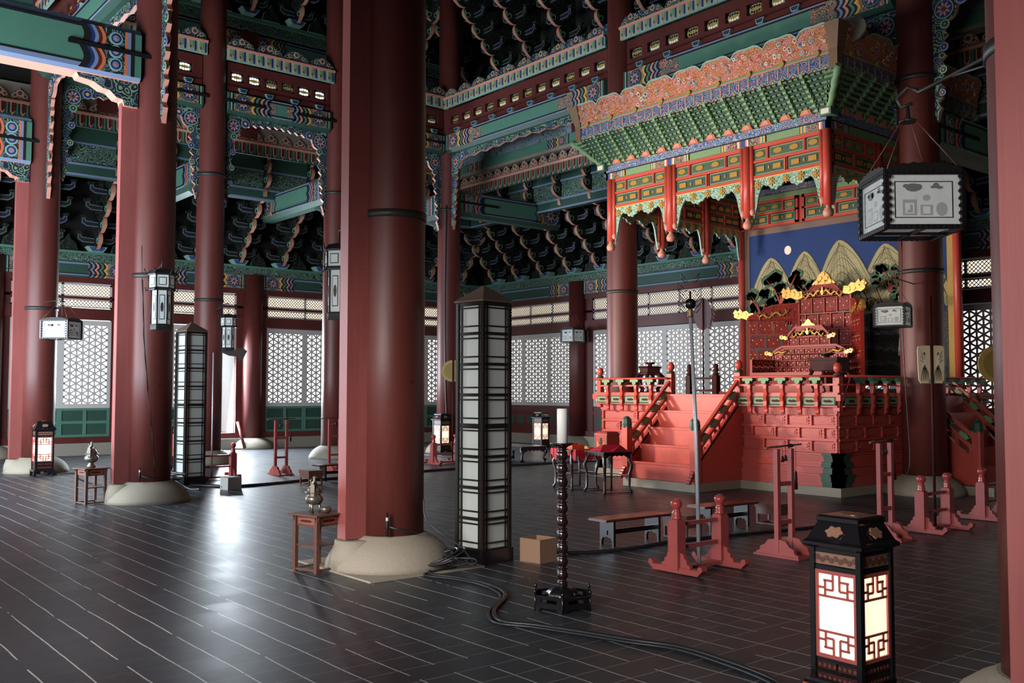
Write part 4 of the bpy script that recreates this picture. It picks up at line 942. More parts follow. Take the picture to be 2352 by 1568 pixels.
def peak(px,pz,wl_,wr,base,nm='mountain',mt=None,lift=.004,ribs=True):
    wl_*=1.22; wr*=1.22
    m=MB().fr((0,PY,0),(1,0,0),(0,0,1)); H=pz-base
    def outline(k,dx=0):
        pts=[]
        for i in range(10): t=i/9; pts.append((px+dx-k*wl_*(1-t)**1.15,base+k*H*(1-(1-t)**1.9)))
        for i in range(1,10): t=1-i/9; pts.append((px+dx+k*wr*(1-t)**1.15,base+k*H*(1-(1-t)**1.9)))
        return pts
    pts=outline(1); m.prism([(a+(.016 if a>px else -.016),b_+.014) for a,b_ in pts],0,lift*.8,INK); m.prism(pts,0,lift,mt or MNT)
    for i,k in enumerate((.93,.86,.78,.70,.61,.52,.42)):
        q=outline(k,.03*(-1)**i); m.tube([(a+.012*sin(17*j+i),b_,lift) for j,(a,b_) in enumerate(q)],.0045,RIB,4)
    for j in range(9):
        t=(j-4)/4.5; m.tube([(px+t*(wl_ if t<0 else wr)*u*.9+.02*sin(9*u+j),pz-.04-H*u**1.15*.96,lift) for u in [.08*abs(t)+.15*z_ for z_ in range(6)]],.0035,RIB,4)
    return m.build(nm,pt)
X=lambda a:a
peak(-12.50,4.50,.58,.62,3.2); peak(-11.66,4.55,.55,.55,3.2,lift=.006); peak(-9.85,4.50,.55,.7,3.2,lift=.006); peak(-9.05,4.45,.5,.45,3.2,lift=.004); peak(-10.84,4.69,.62,.85,3.0,lift=.010)
for a,b_,c in ((-11.15,3.75,.25),(-10.85,3.85,.3),(-10.45,3.72,.32),(-10.15,3.45,.3)): peak(a,b_,c,c,2.9,'foothill',None,.014)
m=MB().fr((0,PY,0),(1,0,0),(0,0,1)); m.prism([(x0,1.75),(x1,1.75),(x1,3.1),(-9.6,3.35),(-10.2,3.2),(-10.8,3.0),(-11.6,3.2),(-12.4,3.0),(x0,3.2)],0,.018,PD); m.build('dark_rocks_and_sea',pt)
m=MB().fr((0,PY,0),(1,0,0),(0,0,1)); m.disc(-12.07,4.62,.085,0,.005,CREAM,28,.095); m.build('pale_moon',pt)
def pine(cx,cz,s,seed):
    rr=random.Random(seed); m=MB().fr((0,PY,0),(1,0,0),(0,0,1))
    bl=[(cx+s*rr.uniform(-.85,.85),cz+s*rr.uniform(-.75,.55),s*rr.uniform(.20,.34)) for _ in range(20)]
    for a,b_,r_ in bl: m.prism([(a+r_*(1+.12*sin(7*q_))*cos(q_),b_+r_*.72*(1+.12*sin(5*q_))*sin(q_)) for q_ in [2*PI*k/16 for k in range(16)]],.0,.022,PG)
    for a,b_,r_ in bl[:7]: m.tube([(cx,cz-s*.75,.022),((cx+a)/2+.04,(cz-s*.6+b_)/2,.024),(a,b_,.024)],[s*.055,s*.03,s*.01],PR,5)
    m.build('pine_tree',pt)
pine(-12.75,3.55,.42,1); pine(-12.25,3.85,.50,2); pine(-11.55,3.72,.34,3); pine(-12.4,3.35,.5,4); pine(-9.75,3.85,.38,5); pine(-9.4,3.65,.40,6); pine(-8.95,3.85,.35,7)
m=MB().fr((0,PY,0),(1,0,0),(0,0,1))
for a in (-9.58,-9.50,-9.43): m.tube([(a,3.45,.02),(a+.05,3.1,.02),(a+.02,2.6,.02),(a,2.3,.02)],[.012,.02,.025,.03],PWF,5)
m.build('waterfall',pt)
for x in (x0-.20,x1+.20):
    m=MB(); m.lathe([(.075,UP-.0),(.075,5.85)],VERM,(x,PY-.03),16); t=m.build('round_red_post'); solid_base(t); tag(t,'slender round red post %s edge of the blue painting'%('at the left' if x<-10 else 'at the right'),'post')

# ================================================================ canopy over the throne
can=thing('throne_canopy','carved throne canopy with flame-patterned crown, green brackets and lace valance','canopy',(CXT,15.4,4.3))
CF=13.30; CP=[-13.20,-11.66,-9.95,-8.42]; CB=17.35
def canopy_side(O,U,bays_,outer=True,lace=True,posts=True,studmid=True):
    """panelled frieze with lace, O at the left end, z absolute"""
    U=Vector(U).normalized()
    for a,b in bays_:
        m=MB().fr(O,U,(0,0,1)); L=b-a
        m.wall(a,5.17,b,5.215,-.04,.03,VERM); m.wall(a,5.43,b,5.475,-.04,.03,VERM); m.wall(a,5.67,b,5.73,-.04,.03,VERM)
        u0,u1=a+.07,b-.07; h1=(5.215,5.43); h2=(5.475,5.67)
        m.wall(u0,5.17,u1,5.73,-.03,-.02,VERM)
        m.wall(a,5.17,u0,5.73,-.04,.03,VERM); m.wall(u1,5.17,b,5.73,-.04,.03,VERM)
        W=u1-u0
        for (p,q,zz,kind) in ((0,.21,h2,'o'),(.24,.76,h2,'oo'),(.79,1,h2,'o'),(0,.48,h1,'s'),(.52,1,h1,'s')):
            A=u0+W*p; B=u0+W*q; m.wall(A-.01,zz[0],A+.0,zz[1],-.03,.03,VERM); m.wall(B,zz[0],B+.02,zz[1],-.03,.03,VERM)
            m.wall(A+.01,zz[0]+.012,B-.01,zz[1]-.012,-.02,.006,LGREEN); m.wall(A+.03,zz[0]+.03,B-.03,zz[1]-.03,-.02,.010,DGREEN)
            cs={'o':[.5],'oo':[.27,.73],'s':[.24,.76]}[kind]; zc=(zz[0]+zz[1])/2
            for c in cs:
                x=A+(B-A)*c
                if kind=='s': m.wall(x-.075,zc-.042,x+.075,zc+.042,.01,.024,GOLD)
                else: m.disc(x,zc,.085,.01,.024,GOLD,12,.045)
            if kind=='s': m.disc((A+B)/2,zc,.018,.01,.022,GOLD,8,.032)
            if kind!='s':
                cross_lattice(m,A+.03,zz[0]+.03,B-.03,zz[1]-.03,.045,.004,.010,.014,LGREEN)
        m.build('frieze_panel',can)
        if lace:
            l=MB().fr(O,U,(0,0,1)); n=26; up_=[];dn=[]
            for i in range(n+1):
                t=i/n; x=a+.07+(L-.14)*t; e=abs(2*t-1)
                d=.17+.05*cos(6*PI*t)+ (.46*max(0,(e-.80)/.20)**1.0 if e>.80 else 0)+(.03 if i%2 else 0)
                dn.append((x,5.17-d))
            l.prism([(a+.07,5.17)]+dn+[(b-.07,5.17)],-.02,.015,LACE,me=MINT)
            l.wall(a+.06,5.155,b-.06,5.175,-.02,.03,YEL)
            for k in range(5):
                x=a+.16+(L-.32)*k/4; z=5.07-(.02 if k in(0,4) else 0)
                for j in range(8):
                    an=2*PI*j/8; l.prism([(x,z),(x+.05*cos(an-.3),z+.05*sin(an-.3)),(x+.078*cos(an),z+.078*sin(an)),(x+.05*cos(an+.3),z+.05*sin(an+.3))],.015,.03,GOLD)
                l.disc(x,z,.025,.03,.04,GOLD,8)
            l.build('lace_valance',can)
def hang_post(x,y,z1=5.73,zb=4.52,sides=((1,0),(-1,0)),dim=1):
    m=MB(); m.lathe([(.07,zb),(.07,z1)],VERM,(x,y),12); o=m.build('hanging_post',can)
    m=MB(); m.lathe([(.04,zb),(.035,zb-.03),(.075,zb-.08),(.085,zb-.12),(.07,zb-.17),(.03,zb-.185)],SALM,(x,y),12); m.build('lotus_bud',o)
    for sx,sy in sides:
        m=MB(); m.lathe([(.04,zb+.15),(.04,z1)],VERM,(x+sx*.10,y+sy*.10),8); m.lathe([(.03,zb+.15),(.048,zb+.10),(.04,zb+.05),(.012,zb+.03)],SALM,(x+sx*.10,y+sy*.10),10); m.build('side_bud',o)
    return o
L=CP[3]-CP[0]
canopy_side((0,CF,0),(1,0,0),[(a+.05,b-.05) for a,b in zip(CP,CP[1:])])
canopy_side((CP[3],0,0),(0,1,0),[(CF+.05,14.70),(14.8,16.1),(16.2,CB)])
canopy_side((CP[0],0,0),(0,1,0),[(CF+.05,14.70),(14.8,16.1),(16.2,CB)])
canopy_side((0,CB,0),(1,0,0),[(a+.05,b-.05) for a,b in zip(CP,CP[1:])],lace=False)
for i,x in enumerate(CP): hang_post(x,CF-.02,sides=((1,0),) if i==0 else ((-1,0),) if i==3 else ((1,0),(-1,0)))
for x in (CP[0],CP[3]):
    for y in (14.75,16.15): hang_post(x,y,sides=((0,1),(0,-1)))
# back board between frieze and painting
m=MB(); m.box(CP[0],CB+.02,5.16,CP[3],CB+.10,5.75,VERM); m.build('back_board',can)
# painted lintel and wave frieze round the top of the panels
def ring(z0,z1,o,mt,name,th=.06,inner=False):
    m=MB(); a,b,c,d=CP[0]-.07-o,CF-.07-o,CP[3]+.07+o,CB+.07
    for (p,q,r_,s_) in ((a,b,c,b+th),(a,b,a+th,d),(c-th,b,c,d),(a,d-th,c,d)): m.box(p,q,z0,r_,s_,z1,mt)
    return m.build(name,can)
ring(5.73,5.85,0.0,LGREEN,'green_lintel'); ring(5.85,5.865,.02,INK,'dark_fillet'); ring(5.865,5.99,.03,FRB,'wave_frieze')
for (O,U,L_) in (((CP[0]-.07,CF-.07,0),(1,0,0),CP[3]-CP[0]+.14),((CP[3]+.07,CF-.07,0),(0,1,0),CB-CF+.14)):
    m=MB().fr(O,U,(0,0,1))
    def pat(u,d_):
        k=0
        for c_,w_ in ((BLUE,.05),(ORNG,.03),(CREAM,.03),(PSC,.22),(LBLUE,.03),(YEL,.03),(GREEN,.03),(YEL,.03),(INK,.015)):
            e=sorted((u+d_*k,u+d_*(k+w_))); m.wall(e[0],5.735,e[1],5.845,.001,.016,c_); k+=w_
    pat(.06,1); pat(L_-.06,-1)
    for x in (L_/3,2*L_/3) if L_>4.5 and U[0] else (): pat(x,1); pat(x,-1)
    m.build('lintel_pattern',can)
# sloping bracket field
zb0,zb1=5.99,6.50; OV=.46
def slope_side(O,U,L_,n,corner=(1,1)):
    """rows of diagonal green brackets leaning outward; O,U along the foot, outward is U x Z"""
    U=Vector(U).normalized(); Z=Vector((0,0,1)); Nn=U.cross(Z); O=Vector(O)
    # backing sheet, a sloped board
    m=MB(); m.fr(O,U,(0,0,1)); b=[m.p(0,zb0,0),m.p(L_,zb0,0),m.p(L_+corner[1]*(OV-.03),zb1,OV-.06),m.p(-corner[0]*(OV-.03),zb1,OV-.06)]
    c=[m.p(0,zb0,-.05),m.p(L_,zb0,-.05),m.p(L_+corner[1]*(OV-.08),zb1,OV-.12),m.p(-corner[0]*(OV-.08),zb1,OV-.12)]
    m.face(b,DGREEN); m.face(c[::-1],DGREEN)
    for i in range(4): m.face((b[i],b[(i+1)%4],c[(i+1)%4],c[i]),DGREEN)
    m.build('bracket_backing',can)
    # horizontal arms: 8 stepped rows, broken into short blocks
    m=MB().fr(O,U,(0,0,1)); rows=8
    for r_ in range(rows):
        t=(r_+.4)/rows; z=zb0+(zb1-zb0)*t; w_=OV*t; e=OV*t
        u=-corner[0]*e+ (.05 if r_%2 else 0); end=L_+corner[1]*e; 
        while u<end-.05:
            m.wall(u,z-.012,u+.062,z+.014,w_-.03,w_+.022,LGREEN); u+=.10
    m.build('bracket_arms',can)
    # strong diagonal fins
    for i in range(n):
        u=L_*(i+.5)/n; m=MB(); m.fr(O+U*u,Nn,(0,0,1)); pts=[]
        st=8
        for k in range(st): 
            z=zb0+(zb1-zb0)*k/st; w_=OV*k/st; pts+= [(w_+.0,z),(w_+.065,z+.008),(w_+.08,z+.045)]
        pts+=[(OV+.03,zb1),(OV-.10,zb1),(-.03,zb0)]
        m.prism(pts,-.028,.028,LGREEN); m.build('bracket_fin',can)
        if i<n:
            u2=L_*(i+1)/n
            if i<n-1:
                m=MB().fr(O,U,(0,0,1)); m.prism([(u2-.11,zb0),(u2+.11,zb0),(u2+.075,zb0+.07),(u2,zb0+.13),(u2-.075,zb0+.07)],.0,.07,ORNG,me=SALM); m.prism([(u2-.07,zb0+.01),(u2+.07,zb0+.01),(u2+.045,zb0+.06),(u2,zb0+.10),(u2-.045,zb0+.06)],.07,.076,SALM); m.build('salmon_triangle',can)
fx0,fx1,fy=CP[0]-.09,CP[3]+.09,CF-.09
slope_side((fx0,fy,0),(1,0,0),fx1-fx0,13); slope_side((fx1,fy,0),(0,1,0),CB-fy,11,(1,0)); slope_side((fx0,CB,0),(0,-1,0),CB-fy,11,(0,1))
for sx,x in ((-1,fx0),(1,fx1)):
    m=MB(); pts=[]
    for k in range(9): m.lathe([(.03,0),(.045,.02),(.03,.055)],LGREEN,(0,0),6) if False else None
    m.tube([(x+sx*OV*t,fy-OV*t,zb0+(zb1-zb0)*t+.0) for t in [i/8 for i in range(9)]],[.05+.02*(i%2) for i in range(9)],LGREEN,6)
    for k in range(1,9):
        for s2 in range(-3,4):
            t=k/9; a=t*.055*s2
            if s2: 
                px=x+sx*(OV*t) - (sx*abs(a)*1.3 if s2>0 else 0); py=fy-OV*t+(abs(a)*1.3 if s2<0 else 0)
                m.box(px-.03,py-.03,zb0+(zb1-zb0)*t-.015,px+.03,py+.03,zb0+(zb1-zb0)*t+.02,LGREEN)
    m.build('corner_bracket',can)
# crown: blue arabesque board, salmon fillet and flared cloud board with scalloped top
def crown(O,U,L_,n,sc=1):
    U=Vector(U).normalized(); Z=Vector((0,0,1)); Nn=U.cross(Z); O=Vector(O)
    m=MB().fr(O,U,(0,0,1)); m.wall(0,6.50,L_,6.74,-.04,0,CRB); m.wall(0,6.49,L_,6.51,-.05,.02,DRED); m.wall(0,6.74,L_,6.765,-.04,.02,SALM); m.wall(0,6.765,L_,6.80,-.04,.012,LGREEN)
    k=int(L_/.19)
    for i in range(k):
        u=L_*(i+.5)/k; m.wall(u-.012,6.56,u+.012,6.68,0,.008,SALM); m.disc(u,6.70,.026,0,.01,LGREEN,8); m.disc(u+.095,6.53,.02,0,.009,YEL,8); m.prism([(u-.09,6.60),(u,6.525),(u+.09,6.60),(u+.09,6.575),(u,6.505),(u-.09,6.575)],0,.008,MINT)
    m.build('arabesque_board',can)
    F=(Z*1.0+Nn*.28).normalized()
    m=MB(); m.O=O+Z*6.80; m.U=U; m.V=F; m.N=U.cross(F)
    q=L_/n; pts=[(0,0),(L_,0)]; top=[]
    for i in range(n):
        for j in range(8):
            t=j/8; top.append((i*q+q*t,.33+.10*abs(sin(PI*t))**.55+.03*sin(3*PI*t)*(-1 if False else 1)*.5))
    top.append((L_,.34))
    m.prism(pts+top[::-1],-.04,0,CRN,me=TAUPE)
    for a,b in zip(top,top[1:]): m.prism([a,b,(b[0],b[1]-.03),(a[0],a[1]-.03)],0,.012,MINT)
    rr=random.Random(3)
    for i in range(int(L_/.075)):
        u=.06+(L_-.12)*rr.random(); v=.05+.27*rr.random(); r_=rr.uniform(.022,.042); c_=rr.choice([YEL,LBLUE,CREAM,BLUE,ORNG,YEL,MINT,SALM,SALM]); m.disc(u,v,r_,0,.010,rr.choice([CREAM,SALM,LBLUE]),9); m.disc(u,v,r_*.7,.010,.014,c_,8); m.disc(u,v,r_*.3,.014,.018,rr.choice([NAVY,DRED,DGREEN]),6)
        m.tube([(u+r_*cos(k_*.6+i)*(1+k_*.22),v+r_*sin(k_*.6+i)*(1+k_*.22)*.8,.006) for k_ in range(5)],.006,rr.choice([SALM,CREAM,MINT]),4)
    m.build('cloud_board',can)
    m=MB().fr(O,U,(0,0,1))
    for i in range(n): u=q*(i+.5); m.disc(u,6.78,.05,.0,.05,FANG,8)
    m.build('bronze_stud',can)
ox0,ox1,oy=fx0-OV+.08,fx1+OV-.08,fy-OV+.08
crown((ox0,oy,0),(1,0,0),ox1-ox0,9); crown((ox1,oy,0),(0,1,0),CB-oy,6); crown((ox0,CB,0),(0,-1,0),CB-oy,6)
GB=plain('brown_corner_cap','7d5f44',.7,var=.15,scale=12)
for sx,x in ((-1,ox0),(1,ox1)):
    m=MB()
    rings=[[(x-.02*sx-.10*sx,oy-.02,6.47),(x+.02*sx,oy-.02,6.47),(x+.02*sx,oy+.12,6.47),(x-.10*sx,oy+.12,6.47)],
           [(x-.12*sx,oy-.03,6.80),(x+.03*sx,oy-.03,6.80),(x+.03*sx,oy+.12,6.80),(x-.10*sx,oy+.12,6.80)],
           [(x-.12*sx,oy-.14,7.18),(x+.13*sx,oy-.14,7.18),(x+.13*sx,oy+.14,7.18),(x-.12*sx,oy+.14,7.18)]]
    m.loft(rings,GB,False); m.build('corner_cap',can)
m=MB(); m.box(ox0+.05,oy+.05,6.78,ox1-.05,CB,6.82,SHADE); m.build('ceiling_board',can)
m=MB().fr((0,oy+.35,0),(1,0,0),(0,0,1))
for i in range(11): u=ox0+.45+i*.52; m.disc(u,7.15,.36,-.04,0,TAUPE,16,.22)
m.build('rear_scalloped_board',can)
m=MB(); m.tube([(ox0+1.6,oy+.9,7.35),(ox1-.6,oy+.9,7.35)],.10,LBLUE,8); t=m.build('ventilation_pipe'); tag(solid_base(t),'pale blue pipe lying above the canopy crown','pipe')
t=thing('corner_beam_block','small square green block under the right corner of the canopy crown','block',(fx1,fy,5.95)); m=MB(); m.box(fx1-.10,fy-.12,5.90,fx1+.10,fy+.1,6.02,GREEN); m.box(fx1-.07,fy-.128,5.92,fx1+.07,fy-.12,6.0,CREAM); m.build('block',t)
t=thing('corner_beam_block','small square green block under the left corner of the canopy crown','block',(fx0,fy,5.95)); m=MB(); m.box(fx0-.10,fy-.12,5.90,fx0+.10,fy+.1,6.02,GREEN); m.box(fx0-.07,fy-.128,5.92,fx0+.07,fy-.12,6.0,CREAM); m.build('block',t)
# ================================================================ lit pedestal lanterns
def pedestal_lantern(legs=True):
    t=thing('pedestal_lantern','x','lantern',(0,0,0)); s=.155; q0=0 if legs else -.105
    def FB_(): o=MB(); return o
    m=MB()
    # feet and skirt
    for sx in (-1,1):
        for sy in (-1,1):
            if legs: m.box(sx*(s+.012)-.025,sy*(s+.012)-.025,0,sx*(s+.012)+.025,sy*(s+.012)+.025,.09,BLACK); m.box(min(sx*s,sx*.06),sy*s-.01,.04,max(sx*s,sx*.06),sy*s+.01,.09,BLACK); m.box(sx*s-.01,min(sy*s,sy*.06),.04,sx*s+.01,max(sy*s,sy*.06),.09,BLACK)
    if legs: m.box(-s-.04,-s-.04,.085,s+.04,s+.04,.11,BLACK); m.box(-s-.02,-s-.02,.105,s+.02,s+.02,.125,BLACK)
    else: m.box(-s-.05,-s-.05,.0,s+.05,s+.05,.012,VERM); m.box(-s-.045,-s-.045,.012,s+.045,s+.045,.03,BLACK); m.box(-s-.02,-s-.02,.03,s+.02,s+.02,.05,BLACK)
    m.build('foot',t,False); kids0=len(t.children)
    m=MB()
    for sx in (-1,1):
        for sy in (-1,1): m.box(sx*s-.016,sy*s-.016,.12,sx*s+.016,sy*s+.016,.86,BLACK)
    for z0,z1 in ((.115,.13),(.185,.20),(.245,.265),(.735,.76),(.83,.865)): m.box(-s-.005,-s-.005,z0,s+.005,s+.005,z1,BLACK)
    m.box(-s+.01,-s+.01,.12,s-.01,s-.01,.255,BLACK); m.build('black_frame',t,False)
    for k in range(4):
        a=k*PI/2; U=(cos(a),sin(a),0); Nn=Vector(U).cross(Vector((0,0,1))); O=Nn*(s-.004)
        g=MB().fr(O,U,(0,0,1)); w_=s-.018
        g.wall(-w_,.135,w_,.183,.0,.004,MAROON); g.wall(-w_,.203,-.008,.243,0,.004,MAROON); g.wall(.008,.203,w_,.243,0,.004,MAROON); g.wall(-w_,.765,w_,.828,0,.004,plain('pierced_copper_band','8a6a58',.5,metal=.3,var=.6,scale=90))
        for i in range(9): g.disc(-w_+.016+i*(2*w_-.03)/8,.796+.006*(-1)**i,.016,.004,.008,BROWN,8)
        for z,n_ in ((.159,8),(.223,8)):
            for i in range(n_): g.disc(-w_+.02+i*(2*w_-.04)/(n_-1),z,.011,.004,.007,BROWN,6)
        g.build('carved_panel',t,False)
        f=MB().fr(O,U,(0,0,1)); 
        for r_ in ((-w_,.265,w_,.285),(-w_,.715,w_,.735),(-w_,.285,-w_+.018,.715),(w_-.018,.285,w_,.715)): f.wall(*r_,0,.012,ROSE)
        L_=w_-.018; H=.012
        def bar(a,b,c,d): f.wall(min(a,c),min(b,d),max(a,c),max(b,d),.0,.008,ROSE)
        for sg,zb in ((1,.285),(-1,.715)):
            z=lambda v:zb+sg*v
            h=.0062
            bar(-L_,z(.12)-h,L_,z(.12)+h)
            for sx in (-1,1):
                bar(sx*.022-h,z(0),sx*.022+h,z(.085)); bar(sx*.022,z(.085)-h,sx*.075,z(.085)+h); bar(sx*.075-h,z(.035),sx*.075+h,z(.12)); bar(sx*.022,z(.035)-h,sx*.085,z(.035)+h) ; bar(sx*.075,z(.075)-h,sx*L_,z(.075)+h)
        f.build('red_fretwork',t,False)
        p_=MB().fr(O,U,(0,0,1)); p_.wall(-w_,.27,w_,.73,-.006,-.002,GLOW); p_.build('paper_pane',t,False)
    m=MB(); e=s+.045
    m.loft([[(x*r_,y*r_,z) for x,y in ((-1,-1),(1,-1),(1,1),(-1,1))] for r_,z in ((s+.02,.855),(e,.87),(e,.885),(e-.02,.90),(s-.02,.99),(s-.015,1.0),(s-.015,1.02),(s-.03,1.03))],BLACK,False); m.build('roof_cap',t,False)
    for k in range(4):
        a=k*PI/2; U=Vector((cos(a),sin(a),0)); Nn=U.cross(Vector((0,0,1)))
        m=MB().fr(Nn*(s+.008)+Vector((0,0,.945)),U,Vector((0,0,.09))-Nn*.065); m.prism([(.055*cos(q)*(1+.12*cos(6*q)),.032*sin(q)*(1+.2*cos(6*q))) for q in [2*PI*i/24 for i in range(24)]],.0,.008,plain('copper_medallion','b58870',.4,metal=.5,var=.3,scale=60)); m.build('medallion',t,False)
    m=MB(); m.disc(0,0,.07,1.028,1.034,BROWN,16,.045); m.build('top_medallion',t,False)
    if not legs:
        for ch in t.children:
            if not ch.name.startswith('foot'): ch.location.z=q0
    return t
LPN=pedestal_lantern(False); LP=pedestal_lantern(); g_='lit pedestal lanterns'
put(LPN,(-2.95,4.82,0),R(-2),'large lit black lantern box with red fretwork, in the right foreground',g_,sc=(.92,.92,1))
put(LP,(-19.85,4.71,0),R(-2),'small lit black lantern box at the foot of the leftmost column',g_,sc=(.97,.97,1))
dup(LP,(-20.25,17.6,0),R(8),'lit lantern box before the rear lattice windows left of the throne',g_)
dup(LP,(-20.35,14.30,0),R(4),'lit lantern box half hidden behind the tall foreground tower lantern',g_)
dup(LP,(-19.6,7.3,0),R(4),'sliver of a lit lantern box behind the left tower lantern',g_)

# ================================================================ tower lanterns
def tower(label,x,y,rz,H,s,glow):
    t=thing('tower_lantern',label,'lantern',(0,0,0))
    m=MB(); m.box(-s-.03,-s-.03,0,s+.03,s+.03,.13,BLACK); m.build('plinth',t,False)
    fr_=MB(); z0,z1=.13,H; n=8; hh=(z1-z0)/n
    FB=plain('dark_bronze_frame','2b2622',.35,metal=.5,var=.15)
    for sx in (-1,1):
        for sy in (-1,1): fr_.box(sx*s-.017,sy*s-.017,z0,sx*s+.017,sy*s+.017,z1,FB)
    for i in range(n+1): 
        z=z0+hh*i; w_=.02 if i not in (0,4,n) else .032
        for a,b,c,d in ((-s,-s-.008,s,-s+.01),(-s,s-.01,s,s+.008),(-s-.008,-s,-s+.01,s),(s-.01,-s,s+.008,s)): fr_.box(a,b,z-w_,c,d,z+w_*.4,FB)
    fr_.build('metal_frame',t,False)
    for k in range(4):
        a=k*PI/2; U=(cos(a),sin(a),0); Nn=Vector(U).cross(Vector((0,0,1))); g=MB().fr(Nn*(s-.004),U,(0,0,1))
        for u in (-s+.05,s-.05): g.wall(u-.007,z0,u+.007,z1,0,.012,FB)
        for i in range(n):
            for q in (.22,.82): z=z0+hh*(i+q); g.wall(-s,z-.007,s,z+.007,0,.012,FB)
        g.build('glazing_bars',t,False)
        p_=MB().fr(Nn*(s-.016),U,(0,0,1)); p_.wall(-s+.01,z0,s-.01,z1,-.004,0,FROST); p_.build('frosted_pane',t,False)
    m=MB(); e=s+.03; m.loft([[(x*r_,y*r_,z) for x,y in ((-1,-1),(1,-1),(1,1),(-1,1))] for r_,z in ((e,H+.005),(e,H+.02),(.005,H+.02+s*.9))],plain('brown_metal_roof','5b4c42',.6,var=.2),False); m.build('pyramid_roof',t,False)
    put(t,(x,y,0),rz); return t
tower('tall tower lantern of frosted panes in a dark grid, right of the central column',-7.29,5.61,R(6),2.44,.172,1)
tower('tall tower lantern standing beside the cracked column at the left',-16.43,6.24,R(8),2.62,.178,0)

# ================================================================ hanging lanterns
def box_lantern(w_=.215,h=.29):
    t=thing('hanging_box_lantern','x','lantern',(0,0,0))
    m=MB()
    for sx in (-1,1):
        for sy in (-1,1): m.box(sx*w_-.012,sy*w_-.012,-.02,sx*w_+.012,sy*w_+.012,h+.01,BLACK)
    for z0,z1 in ((-.03,-.005),(h-.005,h+.015)):
        for a,b,c,d in ((-w_,-w_-.012,w_,-w_+.014),(-w_,w_-.014,w_,w_+.012),(-w_-.012,-w_,-w_+.014,w_),(w_-.014,-w_,w_+.012,w_)): m.box(a,b,z0,c,d,z1,BLACK)
    m.box(-.012,-w_,-.03,.012,w_,-.015,BLACK); m.box(-w_,-.012,-.03,w_,.012,-.015,BLACK)
    m.build('black_frame',t,False)
    for k in range(4):
        a=k*PI/2; U=(cos(a),sin(a),0); Nn=Vector(U).cross(Vector((0,0,1))); g=MB().fr(Nn*(w_+.0),U,(0,0,1))
        top=[]; 
        n=14
        for i in range(n+1): u=-w_+2*w_*i/n; e=abs(2*i/n-1); top.append((u,h+.02+.035*(1-e**3)+.008*(i%2)))
        g.prism([(-w_,h-.01)]+top+[(w_,h-.01)],-.006,.008,BLACKM)
        for i in range(13): u=-w_+.02+(2*w_-.04)*i/12; g.disc(u,-.02,.013,0,.014,BLACKM,6); g.disc(u,h+.01,.014,0,.014,BLACKM,6)
        for i in range(7):
            z=.02+(h-.04)*i/6
            for u in (-w_+.015,w_-.015): g.disc(u,z,.013,0,.016,BLACKM,6)
        g.build('carved_border',t,False)
        p_=MB().fr(Nn*(w_-.012),U,(0,0,1)); p_.wall(-w_+.012,.0,w_-.012,h,-.004,0,FROSTE)
        b=w_-.05
        for r_ in ((-b,.035,b,.040),(-b,h-.05,b,h-.045),(-b,.035,-b+.006,h-.045),(b-.006,.035,b,h-.045)): p_.wall(*r_,0,.002,IRON)
        EM=plain('etched_grey','9c9f9f',.6,var=.1); ED=plain('etched_dark','6a6c6d',.6,var=.1)
        for cx,cz,rx,rz_ in ((-.06,h*.72,.045,.024),(-.10,h*.75,.018,.012),(.07,h*.76,.018,.016),(.09,h*.72,.020,.009),(.055,h*.73,.018,.008),(-.03,h*.73,.022,.018)): p_.disc(cx,cz,rx,0,.002,ED,10,rz_)
        for r_ in ((-.12,.05,-.04,.14),(-.02,.05,.05,.11)): p_.wall(*r_,0,.0015,EM)
        for r_ in ((-.105,.06,-.055,.12),(-.005,.06,.035,.10)): p_.wall(*r_,.0015,.003,FROSTE)
        p_.disc(.015,.15,.022,0,.002,EM,12,.018); p_.disc(.10,.085,.032,0,.0015,EM,14,.04); p_.prism([(-.095,.065),(-.065,.065),(-.065,.11),(-.08,.11),(-.08,.08),(-.095,.08)],.003,.004,EM)
        p_.build('etched_pane',t,False)
    m=MB()
    for sx in (-1,1):
        for sy in (-1,1): m.tube([(sx*w_*.97,sy*w_*.97,h+.02),(sx*.03,sy*.03,h+.36)],.0035,BROWN,5)
    m.build('hanging_cord',t,False)
    m=MB(); m.lathe([(.05,h+.35),(.05,h+.36),(.015,h+.38),(.008,h+.45)],IRON,(0,0),12); m.build('suspension_disc',t,False)
    return t
HB=box_lantern(); gh='hanging box lanterns'
put(HB,(-2.86,5.36,2.55),YAW-R(1),'large black-framed etched glass lantern hanging at the upper right',gh)
dup(HB,(-7.42,13.35,2.58),R(15),'small hanging glass lantern in front of the column beside the throne painting',gh,sc=(1.0,1.0,.95))
dup(HB,(-20.3,5.1,2.65),R(46),'small hanging box lantern by the leftmost column, before the lattice doors',gh,sc=(1.25,1.25,1.1))
dup(HB,(-20.35,18.9,3.05),R(5),'pale square lantern hanging against the rear wall left of the throne dais',gh,sc=(1.1,1.1,1.15))
t=thing('lantern_bracket','wrought iron hook and arm holding the large hanging lantern at the upper right','bracket',(-2.95,5.45,3.3))
m=MB(); A=Vector((-2.86,5.36,3.28)); m.tube([A+Vector((.03,0,.02)),A+Vector((-.03,-.02,.0)),A+Vector((-.05,-.03,.06)),A+Vector((0,0,.12)),A+Vector((.06,.0,.09)),A+Vector((.08,-.02,.07)),A+Vector((.2,-.06,.08)),Vector((-2.3,5.14,3.38)),Vector((-2.02,5.0,3.46))],.012,IRON,7); m.tube([A+Vector((.3,-.10,.085)),Vector((-2.05,5.0,3.30))],.008,IRON,6)
m.tube([A+Vector((0,0,0)),A+Vector((0,0,-.02))],.008,IRON,6); m.build('hook_arm',t)
